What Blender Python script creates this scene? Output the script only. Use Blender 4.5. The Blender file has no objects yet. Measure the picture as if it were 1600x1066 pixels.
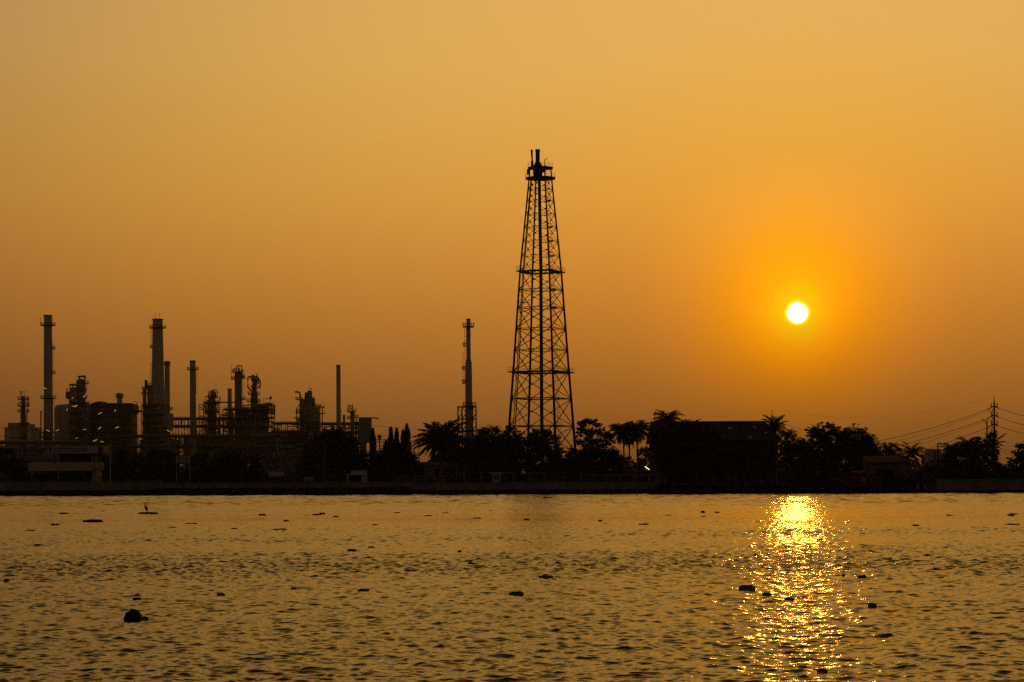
import bpy, math, random
import numpy as np
from mathutils import Vector, Matrix

# ------------------------------------------------------------------ camera, world, sun, exposure
sc = bpy.context.scene
COL = sc.collection
F = 3400.0                 # focal length in photo pixels (photo is 1600 wide)
HOR = 760.0                # photo row of the horizon
ROLL = math.radians(0.25)
CH = 1.55                  # eye height above the river
CR, SR = math.cos(ROLL), math.sin(ROLL)

cam = bpy.data.cameras.new('camera')
cam.sensor_width = 36.0
cam.lens = 36.0 * F / 1600.0
cam.shift_y = (HOR - 533.0) / 1600.0
cam.clip_start = 0.5
cam.clip_end = 40000.0
co = bpy.data.objects.new('camera', cam)
COL.objects.link(co)
co.matrix_world = Matrix(((CR, SR, 0, 0), (0, 0, -1, 0), (-SR, CR, 0, CH), (0, 0, 0, 1)))
sc.camera = co

SUN = Vector((0.1300005, 0.988424, 0.0782167)).normalized()
SUN_EL = math.asin(SUN.z)
SUN_AZ = math.atan2(SUN.x, SUN.y)

world = bpy.data.worlds.new('World')
sc.world = world
world.use_nodes = True
wt = world.node_tree
wt.nodes.clear()
def wn(t, **k):
    n = wt.nodes.new(t)
    for a, b in k.items():
        setattr(n, a, b)
    return n
def ramp(nt, stops, lo, hi):
    n = nt.nodes.new('ShaderNodeValToRGB')
    cr = n.color_ramp
    cr.interpolation = 'LINEAR'
    els = cr.elements
    for i, s in enumerate(stops):
        p = (s[0] - lo) / (hi - lo)
        e = els[i] if i < 2 else els.new(min(max(p, 0), 1))
        e.position = min(max(p, 0), 1)
        e.color = (s[1], s[2], s[3], 1)
    return n
# colour of the hazy evening sky by height above the horizon, and by distance from the sun
ZT = [(-0.02, 0.1371, 0.05769, 0.0156), (0, 0.1371, 0.05769, 0.0156), (0.015, 0.1763, 0.07329, 0.01755), (0.03, 0.2277, 0.09119, 0.01885), (0.05, 0.3031, 0.1199, 0.0208), (0.075, 0.3987, 0.1637, 0.0247), (0.1, 0.4854, 0.2147, 0.03315), (0.13, 0.5659, 0.2803, 0.04484), (0.16, 0.5979, 0.3284, 0.06188), (0.19, 0.6233, 0.3671, 0.08359), (0.225, 0.6388, 0.382, 0.09991), (0.3, 0.352, 0.198, 0.0352), (0.45, 0.1936, 0.1144, 0.02464), (0.7, 0.1056, 0.0748, 0.0352), (1, 0.1146, 0.0983, 0.07)]
CT = [(0, 1.998, 4.928, 0.01), (0.006, 2.464, 3.322, 0.01), (0.01, 2.599, 2.743, 0.01), (0.015, 2.62, 2.285, 0.015), (0.022, 2.493, 1.901, 0.03), (0.03, 2.135, 1.651, 0.12), (0.04, 1.88, 1.47, 0.3608), (0.055, 1.599, 1.326, 0.7216), (0.075, 1.381, 1.198, 0.8389), (0.1, 1.328, 1.155, 0.902), (0.13, 1.255, 1.133, 1.05), (0.17, 1.203, 1.11, 1.08), (0.21, 1.151, 1.071, 1.05), (0.26, 1.066, 0.9941, 1), (0.31, 0.9603, 0.8967, 0.95), (0.37, 0.8202, 0.7647, 0.9), (0.5, 0.5345, 0.5176, 0.65), (0.8, 0.2673, 0.2675, 0.4), (1.2, 0.2271, 0.2386, 0.444), (1.6, 0.1739, 0.1841, 0.3515), (2, 0.1671, 0.1771, 0.3422)]
tc = wn('ShaderNodeTexCoord')
sep = wn('ShaderNodeSeparateXYZ')
wt.links.new(tc.outputs['Generated'], sep.inputs[0])
mz = wn('ShaderNodeMapRange')
mz.inputs['From Min'].default_value = -0.02; mz.inputs['From Max'].default_value = 1.0
wt.links.new(sep.outputs['Z'], mz.inputs['Value'])
rz = ramp(wt, ZT, -0.02, 1.0)
wt.links.new(mz.outputs[0], rz.inputs[0])
dist = wn('ShaderNodeVectorMath', operation='DISTANCE')
wt.links.new(tc.outputs['Generated'], dist.inputs[0])
dist.inputs[1].default_value = SUN
mc = wn('ShaderNodeMapRange')
mc.inputs['From Max'].default_value = 2.0
wt.links.new(dist.outputs['Value'], mc.inputs['Value'])
rc = ramp(wt, [(a, b / 6, c / 6, d / 6) for a, b, c, d in CT], 0, 2.0)
wt.links.new(mc.outputs[0], rc.inputs[0])
mul = wn('ShaderNodeVectorMath', operation='MULTIPLY')
wt.links.new(rz.outputs[0], mul.inputs[0]); wt.links.new(rc.outputs[0], mul.inputs[1])
scl = wn('ShaderNodeVectorMath', operation='SCALE')
scl.inputs['Scale'].default_value = 6.0
wt.links.new(mul.outputs[0], scl.inputs[0])
# the sun's own disc, half a degree wide, with a soft yellow rim of glare
disc = wn('ShaderNodeMapRange', interpolation_type='SMOOTHSTEP')
disc.inputs['From Min'].default_value = 0.00475; disc.inputs['From Max'].default_value = 0.0044
wt.links.new(dist.outputs['Value'], disc.inputs['Value'])
dsc = wn('ShaderNodeVectorMath', operation='SCALE')
dsc.inputs[0].default_value = (4.0, 3.6, 2.8)
wt.links.new(disc.outputs[0], dsc.inputs['Scale'])
rim = wn('ShaderNodeMapRange', interpolation_type='SMOOTHERSTEP')
rim.inputs['From Min'].default_value = 0.0068; rim.inputs['From Max'].default_value = 0.004
wt.links.new(dist.outputs['Value'], rim.inputs['Value'])
rsc = wn('ShaderNodeVectorMath', operation='SCALE')
rsc.inputs[0].default_value = (0.3, 0.45, 0.01)
wt.links.new(rim.outputs[0], rsc.inputs['Scale'])
add1 = wn('ShaderNodeVectorMath', operation='ADD')
wt.links.new(scl.outputs[0], add1.inputs[0]); wt.links.new(dsc.outputs[0], add1.inputs[1])
add2 = wn('ShaderNodeVectorMath', operation='ADD')
wt.links.new(add1.outputs[0], add2.inputs[0]); wt.links.new(rsc.outputs[0], add2.inputs[1])
bg1 = wn('ShaderNodeBackground')
wt.links.new(add2.outputs[0], bg1.inputs['Color'])
sky = wn('ShaderNodeTexSky', sky_type='NISHITA', sun_disc=False)
sky.sun_elevation = SUN_EL
sky.sun_rotation = SUN_AZ
sky.air_density = 1.0; sky.dust_density = 6.0; sky.ozone_density = 1.0
bg2 = wn('ShaderNodeBackground')
bg2.inputs['Strength'].default_value = 0.0006
wt.links.new(sky.outputs[0], bg2.inputs['Color'])
adds = wn('ShaderNodeAddShader')
wt.links.new(bg1.outputs[0], adds.inputs[0]); wt.links.new(bg2.outputs[0], adds.inputs[1])
wo = wn('ShaderNodeOutputWorld')
wt.links.new(adds.outputs[0], wo.inputs['Surface'])

sl = bpy.data.lights.new('sun', 'SUN')
sl.energy = 0.022
sl.angle = math.radians(0.53)
sl.color = (1.0, 0.35, 0.04)
so = bpy.data.objects.new('sun', sl)
COL.objects.link(so)
so.rotation_euler = SUN.to_track_quat('Z', 'Y').to_euler()
so.location = (60, 300, 200)

sc.view_settings.view_transform = 'Standard'
sc.view_settings.look = 'None'
sc.view_settings.exposure = 0.0
sc.view_settings.gamma = 1.0
sc.render.engine = 'CYCLES'
sc.cycles.max_bounces = 6
sc.cycles.volume_bounces = 0
sc.cycles.sample_clamp_indirect = 6.0
sc.cycles.use_denoising = False
sc.cycles.denoiser = 'OPENIMAGEDENOISE'
sc.cycles.denoising_prefilter = 'ACCURATE'

# ------------------------------------------------------------------ helpers
rnd = random.Random(7)
def PX(px, py, Y):
    """world point at depth Y (metres) seen at photo pixel (px, py): used to survey the place from the photo"""
    dx = (px - 800.0) / F; dy = (HOR - py) / F
    return Vector((Y * (dx * CR + dy * SR), Y, CH + Y * (-dx * SR + dy * CR)))
def WP(px, py):
    dx = (px - 800.0) / F; dy = (HOR - py) / F
    return PX(px, py, CH / (dx * SR - dy * CR))
GZ = 2.35                                  # level of the far bank
def gpy(px, Y, z=None):
    z = GZ if z is None else z
    dx = (px - 800.0) / F
    return HOR - F * ((z - CH) / Y + dx * SR) / CR
_A = WP(0, 775); _B = WP(1600, 770)
def bank(px):
    """depth of the water's edge along the far bank"""
    dx = (px - 800.0) / F
    t = (dx * _A.y - _A.x) / ((_B.x - _A.x) - dx * (_B.y - _A.y))
    return _A.y + t * (_B.y - _A.y)

class MB:
    def __init__(s): s.v = []; s.f = []
    def quad(s, a, b, c, d):
        n = len(s.v); s.v += [tuple(a), tuple(b), tuple(c), tuple(d)]; s.f.append((n, n + 1, n + 2, n + 3))
    def box(s, x0, x1, y0, y1, z0, z1):
        n = len(s.v)
        s.v += [(x0, y0, z0), (x1, y0, z0), (x1, y1, z0), (x0, y1, z0), (x0, y0, z1), (x1, y0, z1), (x1, y1, z1), (x0, y1, z1)]
        for q in ((0, 3, 2, 1), (4, 5, 6, 7), (0, 1, 5, 4), (1, 2, 6, 5), (2, 3, 7, 6), (3, 0, 4, 7)):
            s.f.append(tuple(n + i for i in q))
    def cone(s, p0, p1, r0, r1, n=8, cap=True):
        p0 = Vector(p0); p1 = Vector(p1); d = p1 - p0
        if d.length < 1e-6: return
        q = d.to_track_quat('Z', 'Y'); b = len(s.v)
        for p, r in ((p0, r0), (p1, r1)):
            for i in range(n):
                a = 2 * math.pi * (i + .5) / n
                s.v.append(tuple(p + q @ Vector((r * math.cos(a), r * math.sin(a), 0))))
        for i in range(n):
            j = (i + 1) % n
            s.f.append((b + i, b + j, b + n + j, b + n + i))
        if cap:
            s.f.append(tuple(b + i for i in reversed(range(n)))); s.f.append(tuple(b + n + i for i in range(n)))
    def bar(s, p0, p1, w): s.cone(p0, p1, w * .7, w * .7, 4)
    def lathe(s, prof, n=16, c=(0, 0, 0)):
        b = len(s.v)
        for r, z in prof:
            for i in range(n):
                a = 2 * math.pi * i / n
                s.v.append((c[0] + r * math.cos(a), c[1] + r * math.sin(a), c[2] + z))
        for k in range(len(prof) - 1):
            for i in range(n):
                j = (i + 1) % n
                s.f.append((b + k * n + i, b + k * n + j, b + (k + 1) * n + j, b + (k + 1) * n + i))
        s.f.append(tuple(b + i for i in reversed(range(n))))
        s.f.append(tuple(b + (len(prof) - 1) * n + i for i in range(n)))
    def tube(s, pts, r, n=6, r1=None):
        pts = [Vector(p) for p in pts]
        b = len(s.v); m = len(pts)
        for k, p in enumerate(pts):
            d = (pts[min(k + 1, m - 1)] - pts[max(k - 1, 0)]).normalized()
            q = d.to_track_quat('Z', 'Y')
            rr = r if r1 is None else r + (r1 - r) * k / (m - 1)
            for i in range(n):
                a = 2 * math.pi * i / n
                s.v.append(tuple(p + q @ Vector((rr * math.cos(a), rr * math.sin(a), 0))))
        for k in range(m - 1):
            for i in range(n):
                j = (i + 1) % n
                s.f.append((b + k * n + i, b + k * n + j, b + (k + 1) * n + j, b + (k + 1) * n + i))
        s.f.append(tuple(b + i for i in reversed(range(n))))
        s.f.append(tuple(b + (m - 1) * n + i for i in range(n)))
    def prism(s, poly, y0, y1):
        """polygon in x,z extruded in y"""
        b = len(s.v); n = len(poly)
        for y in (y0, y1):
            s.v += [(x, y, z) for x, z in poly]
        for i in range(n):
            j = (i + 1) % n
            s.f.append((b + i, b + j, b + n + j, b + n + i))
        s.f.append(tuple(b + i for i in reversed(range(n)))); s.f.append(tuple(b + n + i for i in range(n)))
    def build(s, name, m, parent=None, smooth=False):
        me = bpy.data.meshes.new(name)
        me.from_pydata(s.v, [], s.f)
        me.materials.append(m)
        if smooth:
            me.polygons.foreach_set('use_smooth', [True] * len(me.polygons))
        o = bpy.data.objects.new(name, me)
        COL.objects.link(o)
        if parent is not None: o.parent = parent
        return o

def tag(o, label, cat, group=None, kind=None):
    o['label'] = label; o['category'] = cat
    if group: o['group'] = group
    if kind: o['kind'] = kind
    return o

class Rig:
    """an Empty on the ground; v() turns photo pixels at its depth into its local metres"""
    def __init__(s, name, label, cat, px, Y, group=None, z=None):
        s.px = px; s.Y = Y; s.s = Y / F; s.gy = gpy(px, Y, z)
        s.o = bpy.data.objects.new(name, None)
        s.o.empty_display_size = 1
        COL.objects.link(s.o)
        s.o.location = PX(px, s.gy, Y)
        tag(s.o, label, cat, group)
    def v(s, x, y, d=0.0): return Vector(((x - s.px) * s.s, d, (s.gy - y) * s.s))
    def X(s, x): return (x - s.px) * s.s
    def Z(s, y): return (s.gy - y) * s.s

# ------------------------------------------------------------------ materials
def mat(name, col, rough=.7, metal=0.0, var=.25, scale=1.5, emit=None, es=0.0, streak=False):
    m = bpy.data.materials.new(name); m.use_nodes = True
    nt = m.node_tree; p = nt.nodes['Principled BSDF']
    p.inputs['Roughness'].default_value = max(rough, .6) if not name.startswith('dark_glass') else rough; p.inputs['Metallic'].default_value = metal
    p.inputs['Specular IOR Level'].default_value = .08 if not name.startswith('dark_glass') else .5
    if emit:
        p.inputs['Base Color'].default_value = (*col, 1)
        p.inputs['Emission Color'].default_value = (*emit, 1); p.inputs['Emission Strength'].default_value = es
        return m
    t = nt.nodes.new('ShaderNodeTexCoord')
    mp = nt.nodes.new('ShaderNodeMapping')
    mp.inputs['Scale'].default_value = (1, 1, .15) if streak else (1, 1, 1)
    n = nt.nodes.new('ShaderNodeTexNoise'); n.inputs['Scale'].default_value = scale; n.inputs['Detail'].default_value = 6
    r = nt.nodes.new('ShaderNodeValToRGB')
    r.color_ramp.elements[0].position = .3; r.color_ramp.elements[1].position = .7
    r.color_ramp.elements[0].color = (*[c * (1 - var) for c in col], 1)
    r.color_ramp.elements[1].color = (*[min(1, c * (1 + var)) for c in col], 1)
    nt.links.new(t.outputs['Object'], mp.inputs[0]); nt.links.new(mp.outputs[0], n.inputs['Vector'])
    nt.links.new(n.outputs['Fac'], r.inputs[0]); nt.links.new(r.outputs[0], p.inputs['Base Color'])
    return m
M = dict(
    concrete=mat('stack_concrete', (.58, .54, .48), .85, var=.15, scale=.3, streak=True),
    shell=mat('column_shell', (.32, .29, .26), .6, var=.25, scale=.5, streak=True),
    pale=mat('pale_cladding', (.55, .51, .46), .6, var=.15, scale=.3, streak=True),
    steel=mat('plant_steel', (.14, .125, .11), .6, var=.35, scale=.8),
    pipe=mat('pipe_lagging', (.40, .36, .32), .5, var=.3, scale=.7),
    towers=mat('tower_steel', (.06, .055, .05), .55, var=.3, scale=.6),
    wall=mat('river_concrete', (.24, .24, .25), .9, var=.3, scale=.35, streak=True),
    wet=mat('wet_stained_concrete', (.03, .03, .028), .7, var=.5, scale=.5),
    white=mat('white_paint', (.48, .50, .53), .6, var=.12, scale=.4),
    blue=mat('blue_paint', (.03, .05, .16), .5, var=.1),
    orange=mat('orange_paint', (.2, .085, .03), .5, var=.1),
    red=mat('faded_red_paint', (.15, .026, .01), .6, var=.35, scale=.9),
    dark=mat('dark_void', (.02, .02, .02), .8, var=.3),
    wood=mat('weathered_timber', (.07, .05, .035), .85, var=.4, scale=2.5),
    roof=mat('rusty_roof_sheet', (.14, .075, .045), .7, var=.45, scale=.4),
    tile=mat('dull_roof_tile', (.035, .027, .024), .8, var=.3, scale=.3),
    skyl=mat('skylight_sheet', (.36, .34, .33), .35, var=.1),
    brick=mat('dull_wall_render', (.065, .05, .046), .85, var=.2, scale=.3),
    leaf=mat('leaf_dark', (.045, .055, .022), .65, var=.5, scale=.6),
    leaf2=mat('leaf_olive', (.06, .062, .022), .65, var=.5, scale=.6),
    palm=mat('palm_leaf', (.05, .058, .022), .55, var=.4, scale=.8),
    bark=mat('bark', (.085, .065, .05), .9, var=.4, scale=2),
    palmbark=mat('palm_bark', (.16, .13, .10), .9, var=.35, scale=2),
    soil=mat('bank_soil', (.05, .045, .035), .95, var=.4, scale=.2),
    far=mat('distant_concrete', (.32, .30, .28), .8, var=.1, scale=.02),
    glass=mat('dark_glass', (.03, .035, .04), .15, var=.1),
    foam=mat('grimy_foam_block', (.16, .15, .13), .8, var=.4, scale=6),
    rock=mat('wet_dark_stone', (.028, .026, .024), .5, var=.4, scale=5),
    weed=mat('river_weed', (.03, .04, .015), .6, var=.5, scale=6),
    feather=mat('grey_feathers', (.42, .42, .42), .8, var=.15, scale=12),
    beak=mat('bird_horn', (.10, .08, .04), .5, var=.1),
    wire=mat('cable', (.03, .03, .03), .6, var=.1),
    porcelain=mat('insulator', (.08, .06, .05), .3, var=.1),
    lampy=mat('lit_yellow_lamp', (.8, .7, .3), emit=(1, .70, .13), es=.45),
    lampw=mat('lit_tube_lamp', (.8, .8, .7), emit=(1, .95, .55), es=1.8),
    yellow=mat('yellow_cloth', (.45, .36, .03), .8, var=.2),
    smoke=None,
)

# ------------------------------------------------------------------ water and ground
def water_material():
    m = bpy.data.materials.new('river_water'); m.use_nodes = True
    nt = m.node_tree; p = nt.nodes['Principled BSDF']
    p.inputs['Base Color'].default_value = (.014, .009, .004, 1)
    p.inputs['Roughness'].default_value = .10
    p.inputs['IOR'].default_value = 1.33
    g = nt.nodes.new('ShaderNodeNewGeometry')
    mp = nt.nodes.new('ShaderNodeMapping'); mp.inputs['Scale'].default_value = (.7, 1, 1)
    n1 = nt.nodes.new('ShaderNodeTexNoise'); n1.inputs['Scale'].default_value = 13.0; n1.inputs['Detail'].default_value = 2; n1.inputs['Roughness'].default_value = .5
    b = nt.nodes.new('ShaderNodeBump'); b.inputs['Strength'].default_value = 1.0; b.inputs['Distance'].default_value = .011
    nt.links.new(g.outputs['Position'], mp.inputs[0]); nt.links.new(mp.outputs[0], n1.inputs['Vector'])
    nt.links.new(n1.outputs['Fac'], b.inputs['Height'])
    nt.links.new(b.outputs[0], p.inputs['Normal'])
    return m
M['water'] = water_material()

def make_water():
    k = .0016
    ys = [9.0]
    while ys[-1] < 480: ys.append(ys[-1] * (1 + k))
    ys = np.array(ys); NX = 760
    u = np.linspace(-1, 1, NX)
    Yg = np.repeat(ys[:, None], NX, 1); Xg = u[None, :] * (2.5 + .30 * ys[:, None])
    sp = np.maximum(.5 * k * Yg, (5 + .6 * Yg) / NX)
    rs = np.random.RandomState(5)
    H = np.zeros_like(Yg); DX = np.zeros_like(Yg); DY = np.zeros_like(Yg)
    # wind patches: bands of rougher and calmer water
    patch = np.zeros_like(Yg)
    for i in range(14):
        lam = rs.uniform(14, 90); a = rs.normal(math.pi / 2, .35); kk = 2 * math.pi / lam
        patch += np.sin(kk * (np.cos(a) * Xg * .5 + np.sin(a) * Yg) + rs.uniform(0, 6.28))
    Yb = Yg * (1 + .09 * np.sin(Xg / 9 + 1) + .06 * np.sin(Xg / 3.7 + Yg / 11) + .05 * np.sin(Xg / 1.6 + 2 + Yg / 7))
    band = np.interp(Yb, [9, 30, 50, 53, 57, 61, 90, 104, 125, 480], [.98, 1.0, 1.0, .78, .78, 1.1, 1.1, .8, .72, .75])
    patch = band * np.clip(1.0 + .11 * patch, .72, 1.3)
    NW = 110
    for i in range(NW):
        lam = .06 * (.95 / .06) ** ((i + rs.rand()) / NW)
        kk = 2 * math.pi / lam
        a = -math.pi / 2 + rs.normal(.12, 1.2)
        slope = .0425 * (1.0 if lam < .25 else (.25 / lam) ** 1.1)
        amp = slope / kk
        fade = np.clip(lam / (2.2 * sp) - .9, 0, 1)
        ph = kk * (math.cos(a) * Xg + math.sin(a) * Yg) + rs.uniform(0, 6.28)
        w = amp * fade * patch
        s_, c_ = np.sin(ph), np.cos(ph)
        H += w * c_; DX -= .8 * math.cos(a) * w * s_; DY -= .8 * math.sin(a) * w * s_
    # longer chop rolling towards the viewer in the open stream
    far = np.clip((Yg - 95) / 110, 0, 1)
    for i in range(44):
        lam = .55 * (2.4 / .55) ** ((i + rs.rand()) / 44); kk = 2 * math.pi / lam
        a = -math.pi / 2 + rs.normal(.1, .33); amp = .034 / kk
        fade = far * np.clip(lam / (2.0 * sp) - .9, 0, 1)
        ph = kk * (math.cos(a) * Xg + math.sin(a) * Yg) + rs.uniform(0, 6.28)
        H += amp * fade * np.cos(ph)
    edge = np.clip((1 - np.abs(u))[None, :] * 12, 0, 1) * np.clip((478 - Yg) / 10, 0, 1)
    V = np.stack([Xg + DX * edge, Yg + DY * edge, H * edge], -1).reshape(-1, 3).astype(np.float32)
    ny = len(ys)
    idx = np.arange(ny * NX).reshape(ny, NX)
    Fc = np.stack([idx[:-1, :-1], idx[:-1, 1:], idx[1:, 1:], idx[1:, :-1]], -1).reshape(-1, 4).astype(np.int32)
    # the rest of the river, flat, joined round the rippled part
    fb = len(V)
    me = bpy.data.meshes.new('water')
    extra = np.array([(-2500, -110, -.14), (2500, -110, -.14), (2500, 700, -.14), (-2500, 700, -.14)], np.float32)
    V = np.vstack([V, extra])
    Fc = np.vstack([Fc, [[fb, fb + 1, fb + 2, fb + 3]]]).astype(np.int32)
    me.vertices.add(len(V)); me.vertices.foreach_set('co', V.ravel())
    me.loops.add(Fc.size); me.loops.foreach_set('vertex_index', Fc.ravel())
    me.polygons.add(len(Fc)); me.polygons.foreach_set('loop_start', np.arange(0, Fc.size, 4, dtype=np.int32))
    me.polygons.foreach_set('loop_total', np.full(len(Fc), 4, np.int32))
    me.polygons.foreach_set('use_smooth', np.ones(len(Fc), bool))
    me.materials.append(M['water'])
    me.update(calc_edges=True)
    o = bpy.data.objects.new('water', me); COL.objects.link(o); o['kind'] = 'structure'
make_water()

def bankpt(px, off, z):
    """a point at height z, off metres behind the water's edge"""
    n = Vector((-(_B.y - _A.y), _B.x - _A.x, 0)).normalized()
    Y = bank(px); p = WP(px, gpy(px, Y, 0.0))
    return Vector((p.x, p.y, z)) + n * off
def strip(mb, pxs, o0, o1, z0, z1):
    """a long block following the bank"""
    for a, b in zip(pxs[:-1], pxs[1:]):
        n = len(mb.v)
        for px in (a, b):
            for o, z in ((o0, z0), (o1, z0), (o1, z1), (o0, z1)):
                mb.v.append(tuple(bankpt(px, o, z)))
        for i in range(4):
            j = (i + 1) % 4
            mb.f.append((n + i, n + j, n + 4 + j, n + 4 + i))
        mb.f.append((n, n + 3, n + 2, n + 1)); mb.f.append((n + 4, n + 5, n + 6, n + 7))
def zat(px, py): return PX(px, py, bank(px)).z

g = MB()
a0 = bankpt(-5200, 1.2, GZ); a1 = bankpt(4200, 1.2, GZ)
pa = bankpt(-700, 1.2, GZ); pb = bankpt(2300, 1.2, GZ)
g.v += [tuple(pa), tuple(pb), (3950, pb.y, GZ), (3950, 6950, GZ), (-3950, 6950, GZ), (-3950, pa.y, GZ)]
g.f.append((0, 1, 2, 3, 4, 5))
go = g.build('ground', M['soil']); go['kind'] = 'structure'

def river_wall(name, label, px0, px1, topy, facey, step, mface, z_base=None):
    pxs = [px0 + (px1 - px0) * i / 8 for i in range(9)]
    pm = .5 * (px0 + px1)
    r = bpy.data.objects.new(name, None); COL.objects.link(r)
    tag(r, label, 'wall', 'walls along the far river bank')
    zt = zat(pm, topy); zf = zat(pm, facey)
    m = MB(); strip(m, pxs, .25, 1.4, -.5, zt - .16); m.build('wall_face', mface, r)
    m = MB(); strip(m, pxs, .12, 1.5, zt - .16, zt); m.build('coping', mface, r)
    m = MB(); strip(m, pxs, -step, .248, -.6, zf); m.build('wet_footing', M['wet'], r)
    nb = max(3, int((px1 - px0) / 24)); m = MB()
    for i in range(nb):
        px = px0 + (px1 - px0) * (i + .5) / nb
        strip(m, [px - .8, px + .8], .05, .249, zf + .004, zt - .17)
    m.build('buttress', mface, r)
    return r
river_wall('river_wall', 'long low river wall under the white pier house, at the left edge of the bank', -420, 248, 753.5, 767, .9, M['wall'])
river_wall('river_wall', 'river wall with a narrow pale face and thick dark footing below the steel gantry', 248.3, 640, 754, 762, 2.2, M['wall'])
river_wall('river_wall', 'pale straight river wall running beneath the guard kiosk and the flare tower', 640.3, 1030, 753.5, 765, 1.0, M['wall'])
river_wall('river_wall', 'river wall below the tall power pole, at the right edge of the bank', 1462, 2050, 748, 765, 1.0, M['wall'])

exec_order_marker = 0
# ------------------------------------------------------------------ metalwork builders
def ring_platform(rg, x, y, r, parent, depth=0.0, rail=True, n=12, arc=None, th=None, w=.14):
    """round steel gallery at photo row y, radius r metres"""
    c = rg.v(x, y, depth)
    th = th or .42
    m = MB(); m.lathe([(r * .96, -th), (r, -th * .5), (r, 0)], n, c)
    d = m.build('platform', M['steel'], parent)
    if rail:
        q = MB()
        for i in range(n):
            a = 2 * math.pi * i / n; b = 2 * math.pi * (i + 1) / n
            p = c + Vector((math.cos(a) * r, math.sin(a) * r, 0)); p2 = c + Vector((math.cos(b) * r, math.sin(b) * r, 0))
            q.bar(p, p + Vector((0, 0, 1.2)), w)
            for z in (.62, 1.2): q.bar(p + Vector((0, 0, z)), p2 + Vector((0, 0, z)), w * .8)
        q.build('railing', M['steel'], d)
    return d
def ladder(rg, x, y0, y1, parent, w=.7, cage=True, depth=-.3, name='ladder', th=.10):
    m = MB(); a = rg.v(x, y0, depth); b = rg.v(x, y1, depth)
    for s_ in (-.5, .5):
        m.bar(a + Vector((w * s_, 0, 0)), b + Vector((w * s_, 0, 0)), th)
    z = min(a.z, b.z); zt = max(a.z, b.z)
    while z < zt:
        m.bar(Vector((a.x - w / 2, depth, z)), Vector((a.x + w / 2, depth, z)), th * .8)
        if cage:
            m.tube([Vector((a.x - w / 2, depth, z)), Vector((a.x - w * .55, depth - .6, z)), Vector((a.x, depth - .9, z)),
                    Vector((a.x + w * .55, depth - .6, z)), Vector((a.x + w / 2, depth, z))], th * .5, 4)
        z += 1.3
    return m.build(name, M['steel'], parent)
def stack(name, label, px, Y, ytop, wtop, wbot, plats=(), lads=(), m_=None, group='chimney stacks of the refinery', prof=None, rim=True, bulge=None, seed=1, rods=()):
    rg = Rig(name, label, 'chimney', px, Y, group)
    m_ = m_ or M['concrete']; H = rg.Z(ytop)
    mb = MB()
    if prof: P = [(w * .5 * rg.s, rg.Z(y)) for w, y in prof]
    else:
        P = []; n = 10
        for i in range(n + 1): P.append((rg.s * .5 * (wbot + (wtop - wbot) * i / n), H * i / n))
    mb.lathe(P, 20); mb.build('shaft', m_, rg.o, True)
    rt = P[-1][0]
    if rim:
        mb = MB(); mb.lathe([(rt * 1.02, -.5), (rt * 1.1, -.3), (rt * 1.1, .18), (rt * .85, .18)], 20, (0, 0, H)); mb.build('rim', M['steel'], rg.o)
    # welded bands round the shaft
    z = H - 6
    while z > 12:
        f = 0
        for (r0, z0), (r1, z1) in zip(P[:-1], P[1:]):
            if z0 <= z <= z1: f = r0 + (r1 - r0) * (z - z0) / max(z1 - z0, 1e-6)
        if f:
            bm_ = MB(); bm_.lathe([(f * .99, -.2), (f + .12, -.18), (f + .12, .18), (f * .99, .2)], 20, (0, 0, z)); bm_.build('band', m_, rg.o)
        z -= 9.5
    for y, r in plats: ring_platform(rg, px, y, r * rg.s, rg.o)
    for x, y0, y1 in lads: ladder(rg, x, y0, y1, rg.o)
    for x, y0, y1 in rods:
        q = MB(); q.bar(rg.v(x, y0), rg.v(x, y1), .12); q.build('lightning_rod', M['steel'], rg.o)
    return rg
def lamps(rg, pts, depth=-8.0):
    for x, y, a in pts:
        q = MB(); c = rg.v(x, y, depth); h = .8
        d = Vector((math.cos(a) * h, 0, math.sin(a) * h))
        k_ = .1 + .07 * ((x * 7.3 + y * 3.1) % 1); q.cone(c - d * (k_ / .14), c + d * (k_ / .14), k_, k_, 6); q.build('lit_lamp', M['lampy'], rg.o)
def gooseneck(mb, p, up, out, r):
    p = Vector(p)
    mb.tube([p, p + Vector((0, 0, up * .8)), p + Vector((out * .1, 0, up * .95)), p + Vector((out * .35, 0, up)), p + Vector((out, 0, up))], r, 6)
def vessel(rg, name, x, y0, y1, w, m_, parent, depth=0.0):
    """upright drum with domed ends"""
    r = w * .5 * rg.s; a = rg.v(x, y0, depth); b = rg.v(x, y1, depth); h = a.z - b.z
    mb = MB(); mb.lathe([(r * .3, 0), (r * .75, r * .18), (r, r * .5), (r, h - r * .5), (r * .75, h - r * .18), (r * .3, h)], 16, b)
    return mb.build(name, m_, parent, True)
def drum(rg, x0, x1, y, w, m_, parent, depth=0.0, name='horizontal_drum'):
    r = w * .5 * rg.s; a = rg.v(x0, y, depth); b = rg.v(x1, y, depth)
    mb = MB(); pts = [a, a + (b - a) * .06, a + (b - a) * .94, b]
    mb.cone(pts[0], pts[1], r * .5, r, 14); mb.cone(pts[1], pts[2], r, r, 14); mb.cone(pts[2], pts[3], r, r * .5, 14)
    return mb.build(name, m_, parent)
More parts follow.
